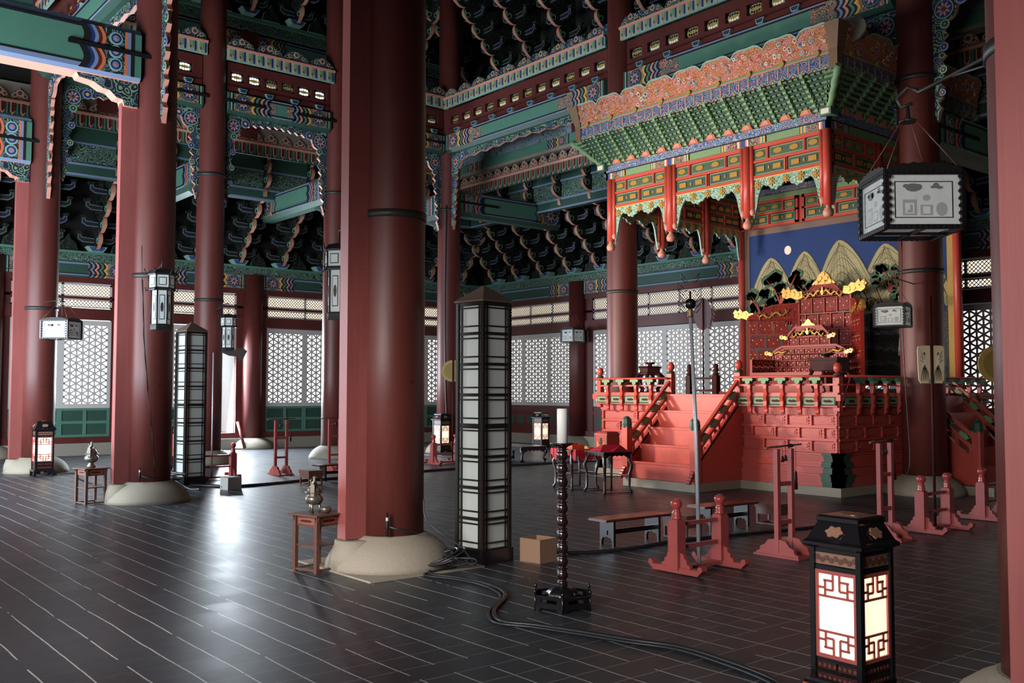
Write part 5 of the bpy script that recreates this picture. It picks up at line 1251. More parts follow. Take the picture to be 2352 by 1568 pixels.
def tall_lantern():
    t=thing('tall_hanging_lantern','x','lantern',(0,0,0)); m=MB(); w_=.13
    for k in range(6):
        a=PI/3*k; x,y=w_*cos(a),w_*sin(a); X2,Y2=.17*cos(a),.17*sin(a)
        m.tube([(x,y,0),(x,y,.50)],.009,BLACKM,5); m.tube([(X2,Y2,.50),(X2,Y2,.70)],.009,BLACKM,5)
        m.tube([(X2,Y2,.70),(X2*1.25,Y2*1.25,.72),(X2*1.35,Y2*1.35,.78)],.008,BLACKM,5); m.tube([(X2,Y2,.50),(X2*1.2,Y2*1.2,.47),(X2*1.25,Y2*1.25,.52)],.008,BLACKM,5)
    m.lathe([(.14,-.02),(.145,.0),(.14,.02)],BLACKM,(0,0),6,False); m.lathe([(.18,.48),(.185,.50),(.18,.52)],BLACKM,(0,0),6,False); m.lathe([(.185,.69),(.19,.71),(.16,.76),(.03,.79)],BLACKM,(0,0),6,False)
    m.tube([(0,0,.79),(0,0,.95)],.006,BLACKM,5); m.lathe([(.145,-.06),(.14,-.02)],BLACKM,(0,0),6,False); m.build('black_frame',t,False)
    m=MB(); m.lathe([(.125,.01),(.125,.49)],FROSTE,(0,0),6,False); m.lathe([(.165,.52),(.165,.69)],FROSTE,(0,0),6,False); m.build('etched_pane',t,False)
    m=MB()
    for k in range(6):
        a=PI/3*(k+.5); U=(-sin(a),cos(a),0); m.fr(Vector((cos(a),sin(a),0))*.110,U,(0,0,1))
        m.wall(-.035,.08,.035,.42,-.002,.003,IRON) ; m.wall(-.028,.09,.028,.41,.003,.005,FROSTE); m.disc(0,.25,.02,.005,.007,IRON,8,.07)
        m.fr(Vector((cos(a),sin(a),0))*.145,U,(0,0,1)); m.wall(-.05,.55,.05,.66,-.002,.003,IRON); m.wall(-.042,.56,.042,.65,.003,.005,FROSTE)
    m.build('etched_ornament',t,False)
    return t
TL=tall_lantern(); gt='tall hanging lanterns'
put(TL,(-13.30,4.62,2.50),R(15),'tall two-tier etched lantern hanging on the right of the cracked column',gt)
dup(TL,(-19.95,8.38,2.52),R(10),'dark two-tier lantern hanging above the open door, partly behind a column',gt,sc=(.95,.95,.95))
dup(TL,(-9.42,5.22,2.45),R(40),'narrow two-tier lantern hanging just left of the central square post',gt,sc=(.95,.95,1))
for (x,y,z,ax,ay) in ((-13.30,4.62,3.30,SX[1]+.3,SY-.05),(-19.95,8.38,3.45,RX+.3,WY[1])):
    t=thing('lantern_bracket','thin iron arm holding a lantern on the %s'%('cracked column' if x>-15 else 'dark column behind the left tower lantern'),'bracket',(ax,ay,z)); m=MB(); m.tube([(ax,ay,z+.02),(x,y,z+.05),(x,y,z-.05)],.010,IRON,6); m.tube([(ax,ay,z-.12),((ax+x)/2,(ay+y)/2,z)],.008,IRON,6); m.build('iron_arm',t)
t=thing('lantern_bracket','thin iron arm holding the box lantern on the leftmost column','bracket',(-20.5,4.9,3.35)); m=MB(); m.tube([(SX[0]+.3,SY,3.35),(-20.3,5.1,3.40),(-20.3,5.1,3.06)],.010,IRON,6); m.build('iron_arm',t)
for (x,y,z,ax,ay,lb) in ((-9.42,5.22,3.32,SX[2]-.29,SY+.12,'the narrow lantern beside the central post'),(-7.42,13.35,3.24,SX[2]+.05,RY-.33,'the small lantern by the throne painting'),(-20.35,18.9,3.86,RX+.1,YN-.4,'the pale lantern on the rear wall')):
    t=thing('lantern_bracket','thin iron arm holding '+lb,'bracket',(ax,ay,z)); m=MB(); m.tube([(ax,ay,z+.05),(x,y,z+.06),(x,y,z-.06)],.009,IRON,6); m.build('iron_arm',t)
t=thing('bamboo_fan_scrap','torn brown leaf-shaped scrap hanging below the dark two-tier lantern','scrap',(-19.8,8.45,2.3)); m=MB().fr((-19.8,8.45,2.28),(.6,.8,0),(0,0,1)); m.prism([(-.28,.16),(-.18,.22),(.0,.20),(.18,.26),(.28,.18),(.20,.02),(.12,-.06),(.08,.06),(-.1,.08)],-.01,.01,plain('dry_dark_leaf','241a14',.9,var=.2)); m.build('scrap',t)

# ================================================================ candlestick
cs=thing('candlestick','tall turned black candlestick on a lobed tray, with a thick white candle','candlestick',(0,0,0))
m=MB(); e=.232
def hexr(r_,z): return (r_,z)
for k in range(6):
    a0=PI/3*k; a1=PI/3*(k+1); P0=Vector((e*cos(a0),e*sin(a0),0)); P1=Vector((e*cos(a1),e*sin(a1),0)); U=(P1-P0); L_=U.length
    m.fr(P0,U,(0,0,1)); m.wall(0,.035,L_,.05,-.008,.004,BLACK); m.wall(0,.10,L_,.11,-.008,.006,BLACK); m.wall(0,.05,.05,.10,-.006,.002,BLACK); m.wall(L_-.05,.05,L_,.10,-.006,.002,BLACK); m.wall(.05,.05,L_-.05,.062,-.006,.002,BLACK); m.wall(.05,.088,L_-.05,.10,-.006,.002,BLACK)
    m.prism([(0,.0),(.03,.0),(.05,.025),(L_-.05,.025),(L_-.03,0),(L_,0),(L_,.035),(0,.035)],-.006,.004,BLACK)
    m.fr(); m.tube([(P0.x,P0.y,.0),(P0.x,P0.y,.12)],.007,BLACK,6); m.lathe([(.004,.12),(.012,.13),(.010,.142),(.002,.155)],BLACK,(P0.x,P0.y),8)
m.fr(); m.lathe([(e-.01,.04),(e-.01,.05)],BLACK,(0,0),6,False); m.build('tray',cs,False)
m=MB(); rings=[]
for r_,z in ((.115,.05),(.13,.08),(.12,.115),(.085,.145),(.04,.16)): rings.append([(r_*(1-.10*abs(cos(4*q)))*cos(q),r_*(1-.10*abs(cos(4*q)))*sin(q),z) for q in [2*PI*i/48 for i in range(48)]])
m.loft(rings,BLACK); m.build('gadrooned_foot',cs,False)
pr=[(.030,.155),(.040,.165),(.030,.175),(.045,.185),(.030,.195)]; z=.195; nb=10; bh=(1.175-.195)/nb
for i in range(nb): pr+=[(.026,z+.01),(.040,z+bh*.28),(.043,z+bh*.5),(.038,z+bh*.74),(.026,z+bh*.88),(.044,z+bh*.92),(.044,z+bh*.97),(.026,z+bh)]; z+=bh
pr+=[(.03,1.175),(.045,1.19),(.085,1.205),(.09,1.215),(.03,1.215)]
m=MB(); m.lathe(pr,plain('black_cherry_lacquer','241416',.16,var=.2,spec=.8),(0,0),24); m.build('turned_stem',cs,False)
m=MB(); m.lathe([(.04,1.215),(.04,1.465),(.036,1.472)],WAX,(0,0),28); m.tube([(0,0,1.47),(0,0,1.485)],.003,INK,5); m.build('candle',cs,False)
put(cs,(-5.36,4.87,0),R(18))

# ================================================================ insignia stands, poles and fans
def insignia_stand():
    t=thing('insignia_stand','x','stand',(0,0,0)); s=.055; dx=.30
    for sx in (-1,1):
        m=MB().fr((sx*dx,0,0),(0,1,0),(0,0,1)) if False else MB().fr((0,sx*dx,0),(1,0,0),(0,0,1))
        m.prism([(-.28,.035),(-.31,.06),(-.305,.09),(-.28,.10),(-.262,.085),(-.255,.06),(.255,.06),(.262,.085),(.28,.10),(.305,.09),(.31,.06),(.28,.035),(.255,.01),(-.255,.01)],-.035,.035,ROSE); m.build('skid',t,False)
        for sg in (-1,1):
            m=MB().fr((0,sx*dx,0),(sg,0,0),(0,0,1)); m.prism([(.05,.06),(.165,.06),(.16,.085),(.13,.095),(.125,.13),(.10,.14),(.095,.175),(.05,.19)],-.02,.02,ROSE); m.build('wing_brace',t,False)
        m=MB().fr((0,sx*dx,0)); m.box(-s,-s,.04,s,s,.46,ROSE); m.box(-s+.008,-s+.008,.46,s-.008,s-.008,.475,ROSE); o=m.build('post',t,False)
        m=MB(); m.lathe([(.04,.475),(.048,.485),(.036,.495),(.046,.507),(.034,.519),(.043,.531),(.03,.543),(.03,.57),(.046,.585),(.052,.61),(.046,.637),(.02,.652)],plain('glossy_rose_finial','a4453f',.2,var=.1),(0,sx*dx),18); m.build('finial',t,False)
    for z in (.23,.43):
        m=MB(); m.box(-.022,-dx+.04,z-.016,.022,dx-.04,z+.016,ROSE); m.build('crossbar',t,False)
    m=MB(); m.box(-.05,-dx+.02,.03,.05,dx-.02,.06,ROSE); m.build('base_rail',t,False)
    return t
IS=insignia_stand(); gi='rose red insignia stands'
SP=[(-5.71,6.85,'rose red stand holding the pale grey pole, right of the candlestick'),(-5.57,10.87,'rose red stand holding the cream phoenix fan'),(-5.64,12.5,'rose red stand cut off behind the right edge post'),(-16.95,6.95,'red stand behind the small grey box at the left'),(-17.45,12.35,'small red stand left of the tall foreground tower lantern'),(-16.9,9.6,'red stand behind the left bench')]
for i,(x,y,lb) in enumerate(SP[:5]):
    put(IS,(x,y,0),0,lb,gi) if i==0 else dup(IS,(x,y,0),0,lb,gi)
# pale pole with a black ball and wire flames
px,py=-5.71,6.85
t=thing('insignia_pole','pale grey pole topped by a black ball ringed with wire flames','pole',(px,py,.06))
m=MB(); m.tube([(px,py,.06),(px-.02,py,1.2),(px-.06,py-.02,2.33)],[.018,.018,.016],SILV,12); m.build('shaft',t)
m=MB().fr((px-.06,py-.02,0)); m.lathe([(.024,2.28),(.026,2.30),(.018,2.33),(.026,2.345),(.018,2.36)],plain('brass_collar','8a7a4a',.4,metal=.6,var=.2),(0,0),12); m.build('collar',t)
m=MB().fr((px-.06,py-.02,0)); m.lathe([(.01,2.355),(.035,2.365),(.047,2.385),(.052,2.405),(.047,2.428),(.032,2.446),(.01,2.453)],BLACK,(0,0),20); m.tube([(0,0,2.45),(0,0,2.52)],.010,MAROON,6); m.build('black_ball',t)
m=MB().fr((px-.06,py-.02,0),(cos(YAW),sin(YAW),0),(0,0,1))
for sg in (-1,1):
    for z,r_ in ((2.34,.09),(2.40,.10),(2.46,.10),(2.53,.11),(2.62,.08)):
        m.tube([(sg*.025,z,0),(sg*(r_*.6),z-.02,0),(sg*r_,z+.02,0),(sg*(r_*1.02),z+.07,.0),(sg*(r_*.80),z+.04,0),(sg*(r_*.55),z+.02,0)],.0035,IRON,4)
m.build('wire_flames',t)
def fan_pole(x,y,label,z0,zc,kind,mt,ang=YAW,top=None):
    t=thing('ceremonial_fan',label,'fan',(x,y,z0)); m=MB(); m.tube([(x,y,z0),(x,y,top or zc+.24)],.016,MAROON if kind!='pole' else SILV,8); m.build('pole',t)
    m=MB().fr((x,y,zc),(cos(ang),sin(ang),0),(0,0,1))
    if kind=='phoenix':
        m.prism([(-.29,.17),(-.27,.21),(-.2,.22),(.2,.22),(.27,.21),(.29,.17),(.27,-.18),(.23,-.22),(-.23,-.22),(-.27,-.18)],-.035,-.015,mt)
        for sg in (-1,1):
            for k in range(5): u=sg*(.10+.03*k-.02); m.tube([(sg*.15,.0,-.012),(u,-.09,-.012),(u+sg*.012*(k-2),-.19,-.012)],[.004,.008,.004],IRON,4)
            m.disc(sg*.15,.02,.035,-.014,-.009,CREAM,12,.06); m.disc(sg*.15,.12,.018,-.014,-.009,IRON,10,.022); m.tube([(sg*.15,.06,-.01),(sg*.17,.09,-.01),(sg*.15,.12,-.01)],.010,CREAM,5)
            for k in range(3): m.tube([(sg*.17,.02+.03*k,-.01),(sg*.24,.05+.05*k,-.01)],.006,LBLUE,4)
            m.prism([(sg*.03,-.215),(sg*.08,-.215),(sg*.05,-.19),(sg*.03,-.17)],-.014,-.009,LBLUE)
    elif kind=='round':
        m.prism([(.26*cos(q),.24*sin(q)) for q in [2*PI*i/28 for i in range(28)]],-.035,-.015,mt); m.prism([(.20*cos(q),.185*sin(q)) for q in [2*PI*i/28 for i in range(28)]],-.015,-.010,plain('embroidered_gold','8a7338',.6,var=.7,scale=40))
    elif kind=='leaf':
        m.prism([(.19*cos(q),.34*sin(q)) for q in [2*PI*i/24 for i in range(24)]],-.03,-.012,mt,me=INK)
        for k in range(6): m.prism([(.10+.02*k,-.30+.08*k),(.20+.02*k,-.30+.08*k-.05),(.17+.01*k,-.22+.08*k)],-.034,-.03,mt)
    o=m.build('fan_leaf',t)
    if kind=='phoenix':
        c=Vector((cos(ang),sin(ang),0))
        for v in o.data.vertices: k=v.co.dot(c); v.co-=c*(k*.46)
    return t
fan_pole(-5.57,10.87,'cream ceremonial fan with two painted long-tailed birds on a red pole',.06,1.92,'phoenix',FANC,top=2.72)
fan_pole(-5.50,12.45,'round gold ceremonial fan cut off by the right edge post',.06,1.95,'round',FANG)
fan_pole(-17.25,12.42,'gold fan half hidden behind the tall tower lantern',.06,2.05,'round',FANG)
fan_pole(-13.2,16.03,'dusty purple oval fan on a thin red pole behind the stairs',UP,3.25,'leaf',FANP,top=3.6)
fan_pole(-16.95,6.85,'dark red pole rising behind the left tower lantern to a plain finial',.06,2.6,'pole',MAROON,top=2.3)
t=thing('insignia_stand','dark red stand with turned finials on the dais behind the front stairs','stand',(-13.0,15.72,UP))
for k,(x,y) in enumerate(((-13.32,15.72),(-12.62,15.72))):
    m=MB(); m.box(x-.06,y-.06,UP,x+.06,y+.06,UP+.38,MAROON); m.lathe([(.05,UP+.38),(.07,UP+.42),(.04,UP+.45),(.07,UP+.49),(.04,UP+.52),(.06,UP+.58),(.02,UP+.62)],MAROON,(x,y),12); m.build('post',t)
m=MB(); m.box(-13.32,15.69,UP+.30,-12.62,15.75,UP+.34,MAROON); m.box(-13.32,15.69,UP+.05,-12.62,15.75,UP+.09,MAROON); m.build('crossbar',t)
# sword racks
def rack():
    t=thing('weapon_rack','x','rack',(0,0,0)); b=.115
    for sy in (-1,1):
        m=MB(); m.box(-.024,sy*b-.024,.04,.024,sy*b+.024,1.04,ROSE); m.build('upright',t,False)
        m=MB().fr((0,sy*b,0),(1,0,0),(0,0,1)); m.prism([(-.24,0),(.24,0),(.24,.035),(.20,.05),(.19,.09),(.14,.11),(.10,.16),(.03,.17),(-.03,.17),(-.10,.16),(-.14,.11),(-.19,.09),(-.20,.05),(-.24,.035)],-.02,.02,ROSE); m.build('foot_board',t,False)
    for z in (.33,.70): m=MB(); m.box(-.018,-b,z-.02,.018,b,z+.02,ROSE); m.build('crossbar',t,False)
    m=MB(); m.box(-.26,-b-.04,0,.26,b+.04,.02,ROSE); m.build('base_board',t,False)
    m=MB(); m.tube([(0,-.30,1.055),(0,-.24,1.06),(0,.30,1.075)],[.012,.010,.008],plain('horn_grip','6b5d43',.4,var=.3,scale=20),7); m.lathe([(.012,1.05),(.035,1.065),(.035,1.075),(.012,1.085)],BLACKM,(0,.12),12); m.build('baton',t,False)
    m=MB()
    for y_,l in ((-.02,.09),(.03,.08),(.20,.25)):
        m.tube([(0,y_,1.06),(0,y_,1.06-l)],.003,MAROON,4); m.lathe([(.006,1.06-l),(.012,1.05-l),(.018,1.0-l-(.12 if l>.2 else .0)),(.004,1.0-l-(.12 if l>.2 else 0))],MAROON,(0,y_),8)
    m.build('tassel',t,False)
    return t
RK=rack(); gr='rose red racks carrying a tasselled baton'
put(RK,(-5.66,8.08,0),0,'rose red two-post rack with a tasselled baton, right of the pale pole',gr)
dup(RK,(-5.60,9.85,0),0,'rose red rack with a pale tasselled baton in front of the right column',gr)
dup(RK,(-17.2,8.32,0),0,'thin red rack with a hanging tassel before the left lattice doors',gr)
dup(RK,(-17.25,9.5,0),0,'red rack cut off by the central square post',gr)
# benches
def bench(L=.95):
    t=thing('low_bench','x','bench',(0,0,0)); TOP=plain('reddish_bench_top','5c2c22',.22,var=.3,scale=6)
    m=MB(); m.box(-.135,-L/2,.265,.135,L/2,.285,TOP); m.box(-.14,-L/2-.01,.26,.14,L/2+.01,.268,BLACK); m.build('seat_board',t,False)
    for s in (-1,1):
        m=MB().fr((0,s*(L/2-.145),0),(1,0,0),(0,0,1)); m.prism([(-.105,0),(-.08,0),(-.08,.05),(-.055,.085),(-.03,.08),(0,.095),(.03,.08),(.055,.085),(.08,.05),(.08,0),(.105,0),(.105,.262),(-.105,.262)],-.015,.015,BLACK); m.build('end_board',t,False)
    m=MB(); m.box(-.012,-L/2+.12,.11,.012,L/2-.12,.16,BLACK); m.build('stretcher',t,False)
    return t
B=bench(); gb='low dark benches'
put(B,(-7.18,7.50,0),R(-2),'low dark bench with reddish top, left of the rose red pole stand',gb)
dup(B,(-7.28,9.18,0),R(-2),'low dark bench behind the pale pole, nearer the throne dais',gb)
dup(B,(-15.6,8.70,0),0,'low dark bench beside the lidded box, cut off by the central square post',gb)
dup(B,(-15.15,9.75,0),0,'low dark bench whose end shows right of the central column',gb)
def lidded(label,x,y):
    t=thing('lidded_chest',label,'chest',(0,0,0)); m=MB(); m.box(-.17,-.13,.12,.17,.13,.20,BROWN); m.box(-.18,-.14,.20,.18,.14,.255,BROWN); m.build('box_and_lid',t,False)
    for sx in (-1,1):
        for sy in (-1,1): m=MB(); m.box(sx*.155-.012,sy*.115-.012,0,sx*.155+.012,sy*.115+.012,.12,BROWN); m.build('leg',t,False)
    m=MB(); m.box(-.165,-.125,.0,.165,-.105,.018,BROWN); m.box(-.165,.105,0,.165,.125,.018,BROWN); m.box(-.165,-.12,0,-.145,.12,.018,BROWN); m.box(.145,-.12,0,.165,.12,.018,BROWN); m.build('floor_frame',t,False)
    put(t,(x,y,0)); return t
lidded('small brown lidded chest on legs beside the left bench',-15.0,7.82); lidded('small brown chest in shadow at the far end of the bench by the pole',-7.08,8.22); lidded('small brown chest in shadow at the far end of the rear bench',-7.1,9.92)
# black low table with cabriole legs
t=thing('low_black_table','low black table with curved legs before the rear windows','table',(-17.35,14.35,0)); c=Vector((-17.35,14.35,0))
m=MB().fr(c); m.box(-.62,-.38,.32,.62,.38,.35,BLACK); m.build('table_top',t)
for U,w_,d_ in (((1,0,0),.58,.35),((0,1,0),.34,.59)):
    for sg in (-1,1):
        Nn=Vector(U).cross(Vector((0,0,1))); m=MB().fr(c+Nn*(sg*d_),U,(0,0,1)); pts=[(-w_,.32),(w_,.32),(w_,.2)]
        k=8
        for i in range(k+1): pts.append((w_-.12-(2*w_-.24)*i/k,.24+.03*(i%2)))
        pts.append((-w_,.2)); m.prism(pts,-.015,.015,BLACK); m.build('scalloped_apron',t)
for sx in (-1,1):
    for sy in (-1,1): m=MB().fr(c); m.tube([(sx*.56,sy*.33,.32),(sx*.60,sy*.36,.22),(sx*.55,sy*.32,.08),(sx*.60,sy*.36,.02)],[.04,.045,.025,.045],BLACK,7); m.build('leg',t)
# incense tables with censers
def small_table(label,x,y,rz,s=1.0):
    t=thing('censer_table',label,'table',(0,0,0)); w_=.138
    m=MB(); m.box(-w_-.05,-w_-.05,.495,w_+.05,w_+.05,.51,BROWN); m.build('table_top',t,False)
    m=MB(); m.box(-w_+.005,-w_+.005,.40,w_-.005,w_-.005,.495,BROWN); m.build('drawer_case',t,False)
    for k in range(4):
        a=k*PI/2; U=(cos(a),sin(a),0); Nn=Vector(U).cross(Vector((0,0,1))); g=MB().fr(Nn*(w_-.005),U,(0,0,1)); g.wall(-w_+.03,.42,w_-.03,.475,0,.006,plain('carved_panel_wood','83493a',.45,var=.4,scale=60)); g.prism([(-.08,.447),(-.05,.458),(.05,.458),(.08,.447),(.05,.437),(-.05,.437)],.006,.009,MAROON); g.build('carved_panel',t,False)
        g=MB().fr(Nn*(w_+.005),U,(0,0,1))
        for sg in (-1,1): g.prism([(sg*(w_+.005),.495),(sg*(w_+.035),.495),(sg*(w_+.02),.45),(sg*(w_+.012),.42),(sg*(w_+.005),.40)],-.008,.0,BROWN)
        g.build('corner_bracket',t,False)
    for sx in (-1,1):
        for sy in (-1,1): m=MB(); m.box(sx*w_-.018,sy*w_-.018,.0,sx*w_+.018,sy*w_+.018,.495,BROWN); m.build('leg',t,False)
    m=MB(); m.box(-w_,-w_,.225,w_,w_,.24,BROWN)
    m.build('shelf',t,False)
    m=MB()
    for a,b,c_,d in ((-w_,-w_-.012,w_,-w_+.012),(-w_,w_-.012,w_,w_+.012),(-w_-.012,-w_,-w_+.012,w_),(w_-.012,-w_,w_+.012,w_)): m.box(a,b,.012,c_,d,.03,BROWN)
    m.build('floor_frame',t,False)
    put(t,(x,y,0),rz,sc=(s,s,s)); return t
small_table('brown censer table at the foot of the central square post',-7.86,4.17,R(15)); small_table('brown censer table at the foot of the cracked column\'s square post',-14.48,4.08,R(12))
def censer(label,x,y,z,s=1,legs=True):
    t=thing('bronze_censer',label,'censer',(0,0,0)); zb=.07 if legs else 0
    m=MB()
    if legs:
        for k in range(3): a=2*PI*k/3+.4; m.tube([(.045*cos(a),.045*sin(a),zb+.03),(.055*cos(a),.055*sin(a),.04),(.045*cos(a),.045*sin(a),.0)],[.018,.010,.016],BRONZE,7)
    else: m.lathe([(.05,0),(.055,.02),(.03,.05),(.035,.07)],BRONZE,(0,0),20); zb=.06
    m.build('feet',t,False)
    m=MB(); m.lathe([(.03,zb),(.07,zb+.015),(.085,zb+.045),(.08,zb+.075),(.06,zb+.09),(.062,zb+.10),(.085,zb+.108),(.085,zb+.114),(.05,zb+.118)],BRONZE,(0,0),28); m.build('bowl',t,False)
    m=MB(); m.lathe([(.066,zb+.118),(.06,zb+.14),(.045,zb+.165),(.02,zb+.175)],BRONZE,(0,0),24); m.build('lid',t,False)
    m=MB()
    m.tube([(-.02,0,zb+.17),(-.01,0,zb+.20),(.005,0,zb+.215),(.0,0,zb+.25),(.015,0,zb+.265)],[.02,.024,.018,.014,.008],BRONZE,8); m.tube([(.0,0,zb+.245),(.028,0,zb+.248)],[.010,.006],BRONZE,6); m.tube([(-.02,0,zb+.19),(-.035,0,zb+.22),(-.02,0,zb+.24)],[.010,.008,.005],BRONZE,6); m.build('lion_finial',t,False)
    for sy in (-1,1): m=MB(); m.fr((0,sy*.07,zb+.08),(1,0,0),(0,0,1)); m.prism([(-.018,0),(.018,0),(.02,.09),(.012,.115),(-.012,.115),(-.02,.09)],-.005,.005,BRONZE); m.build('upright_handle',t,False)
    put(t,(x,y,z),R(50),sc=(s,s,s)); return t
censer('three-legged bronze censer with a lion lid on the nearer brown table',-7.90,4.15,.51,.98); censer('bronze censer with pointed lid on the farther brown table',-14.48,4.08,.51,1.15,False)
t=thing('incense_bowl','small round bronze bowl beside the nearer censer','bowl',(-7.79,4.21,.51)); m=MB().fr((-7.79,4.21,.51)); m.lathe([(.03,0),(.045,.015),(.052,.035),(.045,.055),(.038,.058)],BRONZE,(0,0),24); m.build('bowl',t)
# red-covered tables in front of the dais
def cloth_table(label,x,y,rz):
    t=thing('cloth_covered_table',label,'table',(0,0,0)); w_,d_=.26,.23; TB=plain('dark_brown_table','2c2220',.3,var=.2)
    m=MB(); m.box(-w_-.04,-d_-.04,.63,w_+.04,d_+.04,.655,TB); m.build('table_top',t,False)
    for U,a,b in (((1,0,0),w_,d_),((0,1,0),d_,w_)):
        for sg in (-1,1):
            Nn=Vector(U).cross(Vector((0,0,1))); g=MB().fr(Nn*sg*b,U,(0,0,1)); pts=[(-a,.63),(a,.63),(a,.54)]
            for i in range(9): pts.append((a-.07-(2*a-.14)*i/8,.585+.018*(i%2)))
            pts.append((-a,.54)); g.prism(pts,-.01,.01,TB); g.build('scalloped_apron',t,False)
    for sx in (-1,1):
        for sy in (-1,1): m=MB(); X_,Y_=sx*w_,sy*d_; m.tube([(X_,Y_,.63),(X_,Y_,.52),(X_+sx*.03,Y_+sy*.02,.46),(X_+sx*.03,Y_+sy*.02,.40),(X_+sx*.0,Y_,.30),(X_,Y_,.08),(X_+sx*.03,Y_+sy*.02,.03),(X_+sx*.03,Y_+sy*.02,.0)],[.028,.026,.03,.026,.022,.018,.024,.014],TB,7); m.build('leg',t,False)
    for z in (.27,.01):
        m=MB(); 
        for sg in (-1,1): m.box(-w_,sg*d_-.008,z,w_,sg*d_+.008,z+.012,TB if z<.1 else BROWN); m.box(sg*w_-.008,-d_,z,sg*w_+.008,d_,z+.012,TB)
        m.build('stretcher',t,False)
    put(t,(x,y,0),rz); return t
ct=cloth_table('dark curved-leg table carrying red silk and a square case, left of the stairs',-10.92,10.90,R(-12)); cloth_table('dark table with red cloth behind the candlestick',-11.72,10.95,R(-12))
t=thing('red_silk_cloth','crimson silk folded into peaks on the nearer dark table','cloth',(-10.92,10.90,.655))
m=MB().fr((-10.92,10.90,.655)); v=[(-.34,-.28,.004),(.34,-.28,.004),(.34,.28,.004),(-.34,.28,.004)]
a=[m.p(*q) for q in ((-.22,-.24,.0),(.05,-.22,.0),(.26,-.15,.0),(.24,.22,0),(-.26,.18,0))]; tops=[m.p(*q) for q in ((-.18,-.18,.03),(.04,-.15,.11),(.13,-.05,.03),(.18,.10,.10),(-.18,.12,.04))]
for i in range(5): m.face((a[i],a[(i+1)%5],tops[(i+1)%5],tops[i]),SILK)
m.face(tops,SILK); m.face(a[::-1],SILK); m.build('folded_cloth',t)
t=thing('patterned_square_case','square red case with gilt lions and a lock on the nearer dark table','case',(-11.03,10.99,.66))
m=MB().fr((-11.03,10.99,.66)); m.box(-.14,-.14,0,.14,.14,.27,VERM); m.loft([[(x*r_,y*r_,z) for x,y in ((-1,-1),(1,-1),(1,1),(-1,1))] for r_,z in ((.145,.25),(.145,.27),(.11,.30))],VERM2,False); m.build('case_body',t)
m=MB().fr((-11.03,10.85,.66),(1,0,0),(0,0,1)); m.wall(-.14,0,-.125,.26,0,.005,TAUPE); m.wall(.125,0,.14,.26,0,.005,TAUPE); m.prism([(-.10,.01),(-.06,.01),(-.05,.06),(-.03,.09),(-.06,.13),(-.09,.15),(-.08,.08)],0,.004,GOLD); m.prism([(.10,.01),(.06,.01),(.05,.06),(.03,.09),(.06,.13),(.09,.15),(.08,.08)],0,.004,GOLD); m.disc(0,.12,.03,0,.012,IRON,10); m.disc(0,.17,.02,0,.01,IRON,8,.035); m.build('lion_and_lock',t)
t=thing('orange_silk_box','orange silk-covered box on the farther dark table','box',(-11.75,10.88,.66)); m=MB().fr((-11.75,10.88,.66)); m.box(-.16,-.13,0,.16,.13,.07,plain('orange_silk','cf5a2c',.5,var=.2,scale=40)); m.box(-.07,-.07,.07,.07,.07,.09,SILK); m.build('box',t)
t=thing('gilt_trinket','small gilt knot lying on the farther dark table','ornament',(-11.48,10.98,.66)); m=MB().fr((-11.48,10.98,.66)); 
for k in range(5): m.disc(.03*cos(k*1.3),.02*sin(k*1.3),.022,0,.03+.005*k,GOLD,8)
m.build('knot',t)
t=thing('red_table_cloth','crimson cloth draped over the farther dark table','cloth',(-11.72,10.95,.655)); m=MB().fr((-11.72,10.95,0)); m.box(-.31,-.28,.656,.31,.28,.662,SILK)
n=16
for (U,a,b) in (((1,0,0),.31,.28),((0,1,0),.28,.31)):
    for sg in (-1,1):
        Nn=Vector(U).cross(Vector((0,0,1))); c0=Vector((-11.72,10.95,0))+Nn*sg*b
        m.O=c0; m.U=Vector(U); m.V=Vector((0,0,1)); m.N=Nn
        top=[(-a+2*a*i/n,.662) for i in range(n+1)]; bot=[(-a+2*a*i/n,.52+.05*sin(i*1.1+sg)) for i in range(n+1)]
        for i in range(n): m.prism([top[i],top[i+1],bot[i+1],bot[i]],-.004+.008*(i%2),.004+.008*(i%2),SILK)
m.build('draped_cloth',t)
# boxes
def carton(label,x,y,rz,w_,d_,h,mt,name,open_=True):
    t=thing(name,label,'box',(0,0,0)); m=MB(); q=.008
    m.box(-w_,-d_,0,w_,-d_+q,h,mt); m.box(-w_,d_-q,0,w_,d_,h,mt); m.box(-w_,-d_,0,-w_+q,d_,h,mt); m.box(w_-q,-d_,0,w_,d_,h,mt); m.box(-w_,-d_,0,w_,d_,q,mt)
    if not open_: m.box(-w_,-d_,h-q,w_,d_,h,mt)
    m.build('box_body',t,False); put(t,(x,y,0),rz); return t
carton('open brown carton on the floor right of the tall tower lantern',-6.93,5.99,R(8),.13,.12,.225,CARD,'cardboard_box')
tg=carton('plain grey box on the floor right of the left tower lantern',-15.08,6.42,R(6),.13,.12,.21,GREYB,'grey_box',False)
m=MB().fr((0,-.12,0),(1,0,0),(0,0,1)); m.disc(-.08,.05,.012,0,.004,INK,8); m.build('cable_hole',tg,False)
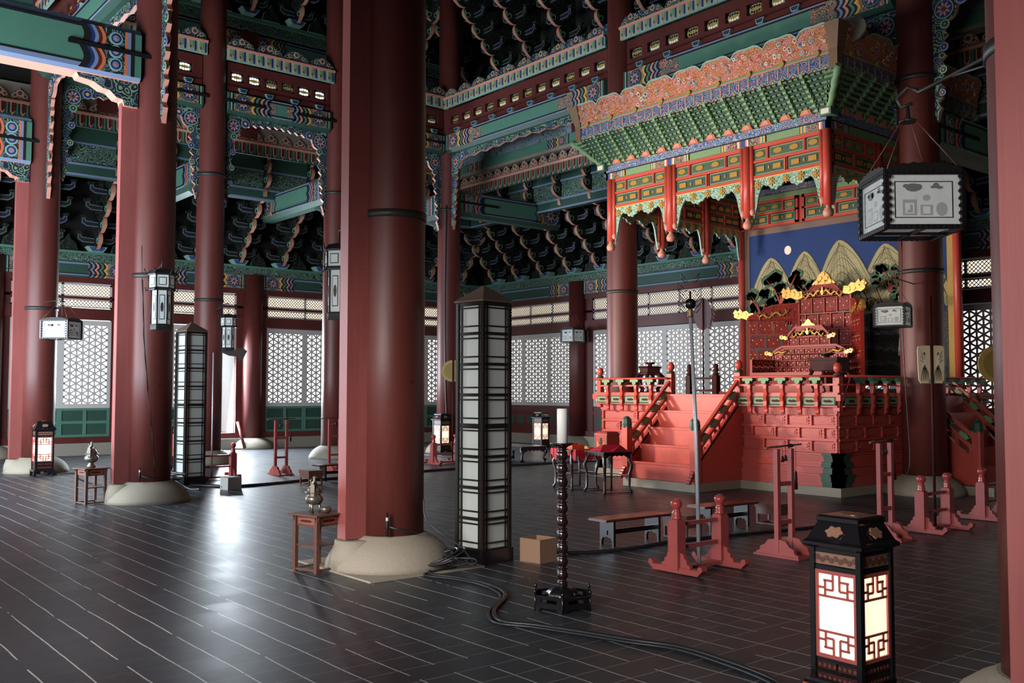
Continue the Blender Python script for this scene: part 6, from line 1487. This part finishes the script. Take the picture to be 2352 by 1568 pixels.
# cables
def cable(label,pts,r_=.014,z=.014,sub=4,group='black floor cables',mt=CABLE):
    P=[Vector((p[0],p[1],p[2] if len(p)>2 else z)) for p in pts]; out=[]
    for i in range(len(P)-1):
        a,b,c,d=P[max(i-1,0)],P[i],P[i+1],P[min(i+2,len(P)-1)]
        for k in range(sub):
            t=k/sub; out.append(.5*((2*b)+(c-a)*t+(2*a-5*b+4*c-d)*t*t+(3*b-a-3*c+d)*t**3))
    out.append(P[-1]); m=MB(); m.tube([tuple(q) for q in out],r_,mt,7); o=m.build('floor_cable'); return tag(solid_base(o),label,'cable',group)
C1=[(-7.03,4.81),(-6.71,4.89),(-6.33,4.92),(-5.91,4.77),(-5.56,4.38),(-5.27,4.21),(-5.03,4.32),(-4.71,4.43),(-4.34,4.54),(-4.04,4.65),(-3.69,4.63),(-3.25,4.53),(-2.9,4.30)]
cable('thicker of the two cables curving past the candlestick to the lit lantern',[(-7.25,5.1,.02)]+C1,.016)
cable('thinner cable running beside the thick one past the candlestick',[(-7.1,5.3,.02)]+[(x+.015,y-.06) for x,y in C1],.011)
cable('cable coiled at the foot of the tall tower lantern',[(-7.6+.0,5.3,.2),(-7.45,5.25,.05)]+[(-7.32+.22*cos(k*.7)+.012*k,5.02+.16*sin(k*.7),.09+.075*sin(k*.7+.6)+.002*k) for k in range(27)],.010)
cable('loose loops of thin cable below the tower lantern',[(-7.12+.20*cos(k*.8),4.98+.12*sin(k*.9)+.01*k,.06+.05*sin(k*.9+1)) for k in range(22)],.007)
cable('thin cable hanging down the right of the central column',[(-7.40,5.0,.62),(-7.37,5.0,.45),(-7.25,5.05,.34),(-7.1,5.2,.2),(-7.0,5.3,.03)],.007)
cable('long black cable crossing the floor from the left tower lantern to the dais',[(-16.0,6.1,.02),(-15.39,6.63,.02),(-15.44,7.27),(-15.65,8.04),(-15.67,8.7),(-15.9,9.8),(-16.0,10.88),(-16.08,11.64),(-16.04,13.17),(-16.0,14.4),(-15.9,15.5)],.028)
cable('cable curving behind the benches toward the dais',[(-7.19,6.32),(-6.96,6.61),(-6.85,7.16),(-6.89,7.87),(-6.75,8.8),(-6.58,9.81),(-6.5,11)],.018)
cable('cable looped behind the leftmost column',[(-19.7,4.9,.02),(-19.6,5.3,.03),(-19.9,5.45,.02),(-19.5,5.5,.02),(-19.3,5.2),(-18.3,5.0),(-16.8,4.9)],.014)
cable('bundle of dark cable heaped beside the cracked column',[(-15.9+.25*cos(k*.9),5.75+.18*sin(k*.7),.03+.010*k) for k in range(24)]+[(-15.6,5.9,.02),(-15.3,6.0,.02)],.022)
cable('thin cable on the floor before the corner column',[(-21.5,13.9),(-20.6,13.6),(-19.6,13.6),(-18.3,13.8),(-17,14.0),(-16.1,14.3)],.014)
cable('cable clipped to the dark red column beside the throne',[(-7.63,14.04,4.0),(-7.66,14.05,2.8),(-7.62,14.05,1.6),(-7.58,14.06,.6),(-7.60,14.0,.35)],.010)
cable('cable clipped to the corner column of the painted beams',[(RX+.22,WY[3]-.25,6.5),(RX+.20,WY[3]-.27,4),(RX+.22,WY[3]-.26,2),(RX+.3,WY[3]-.3,.3),(-20.2,13.9,.02)],.012)
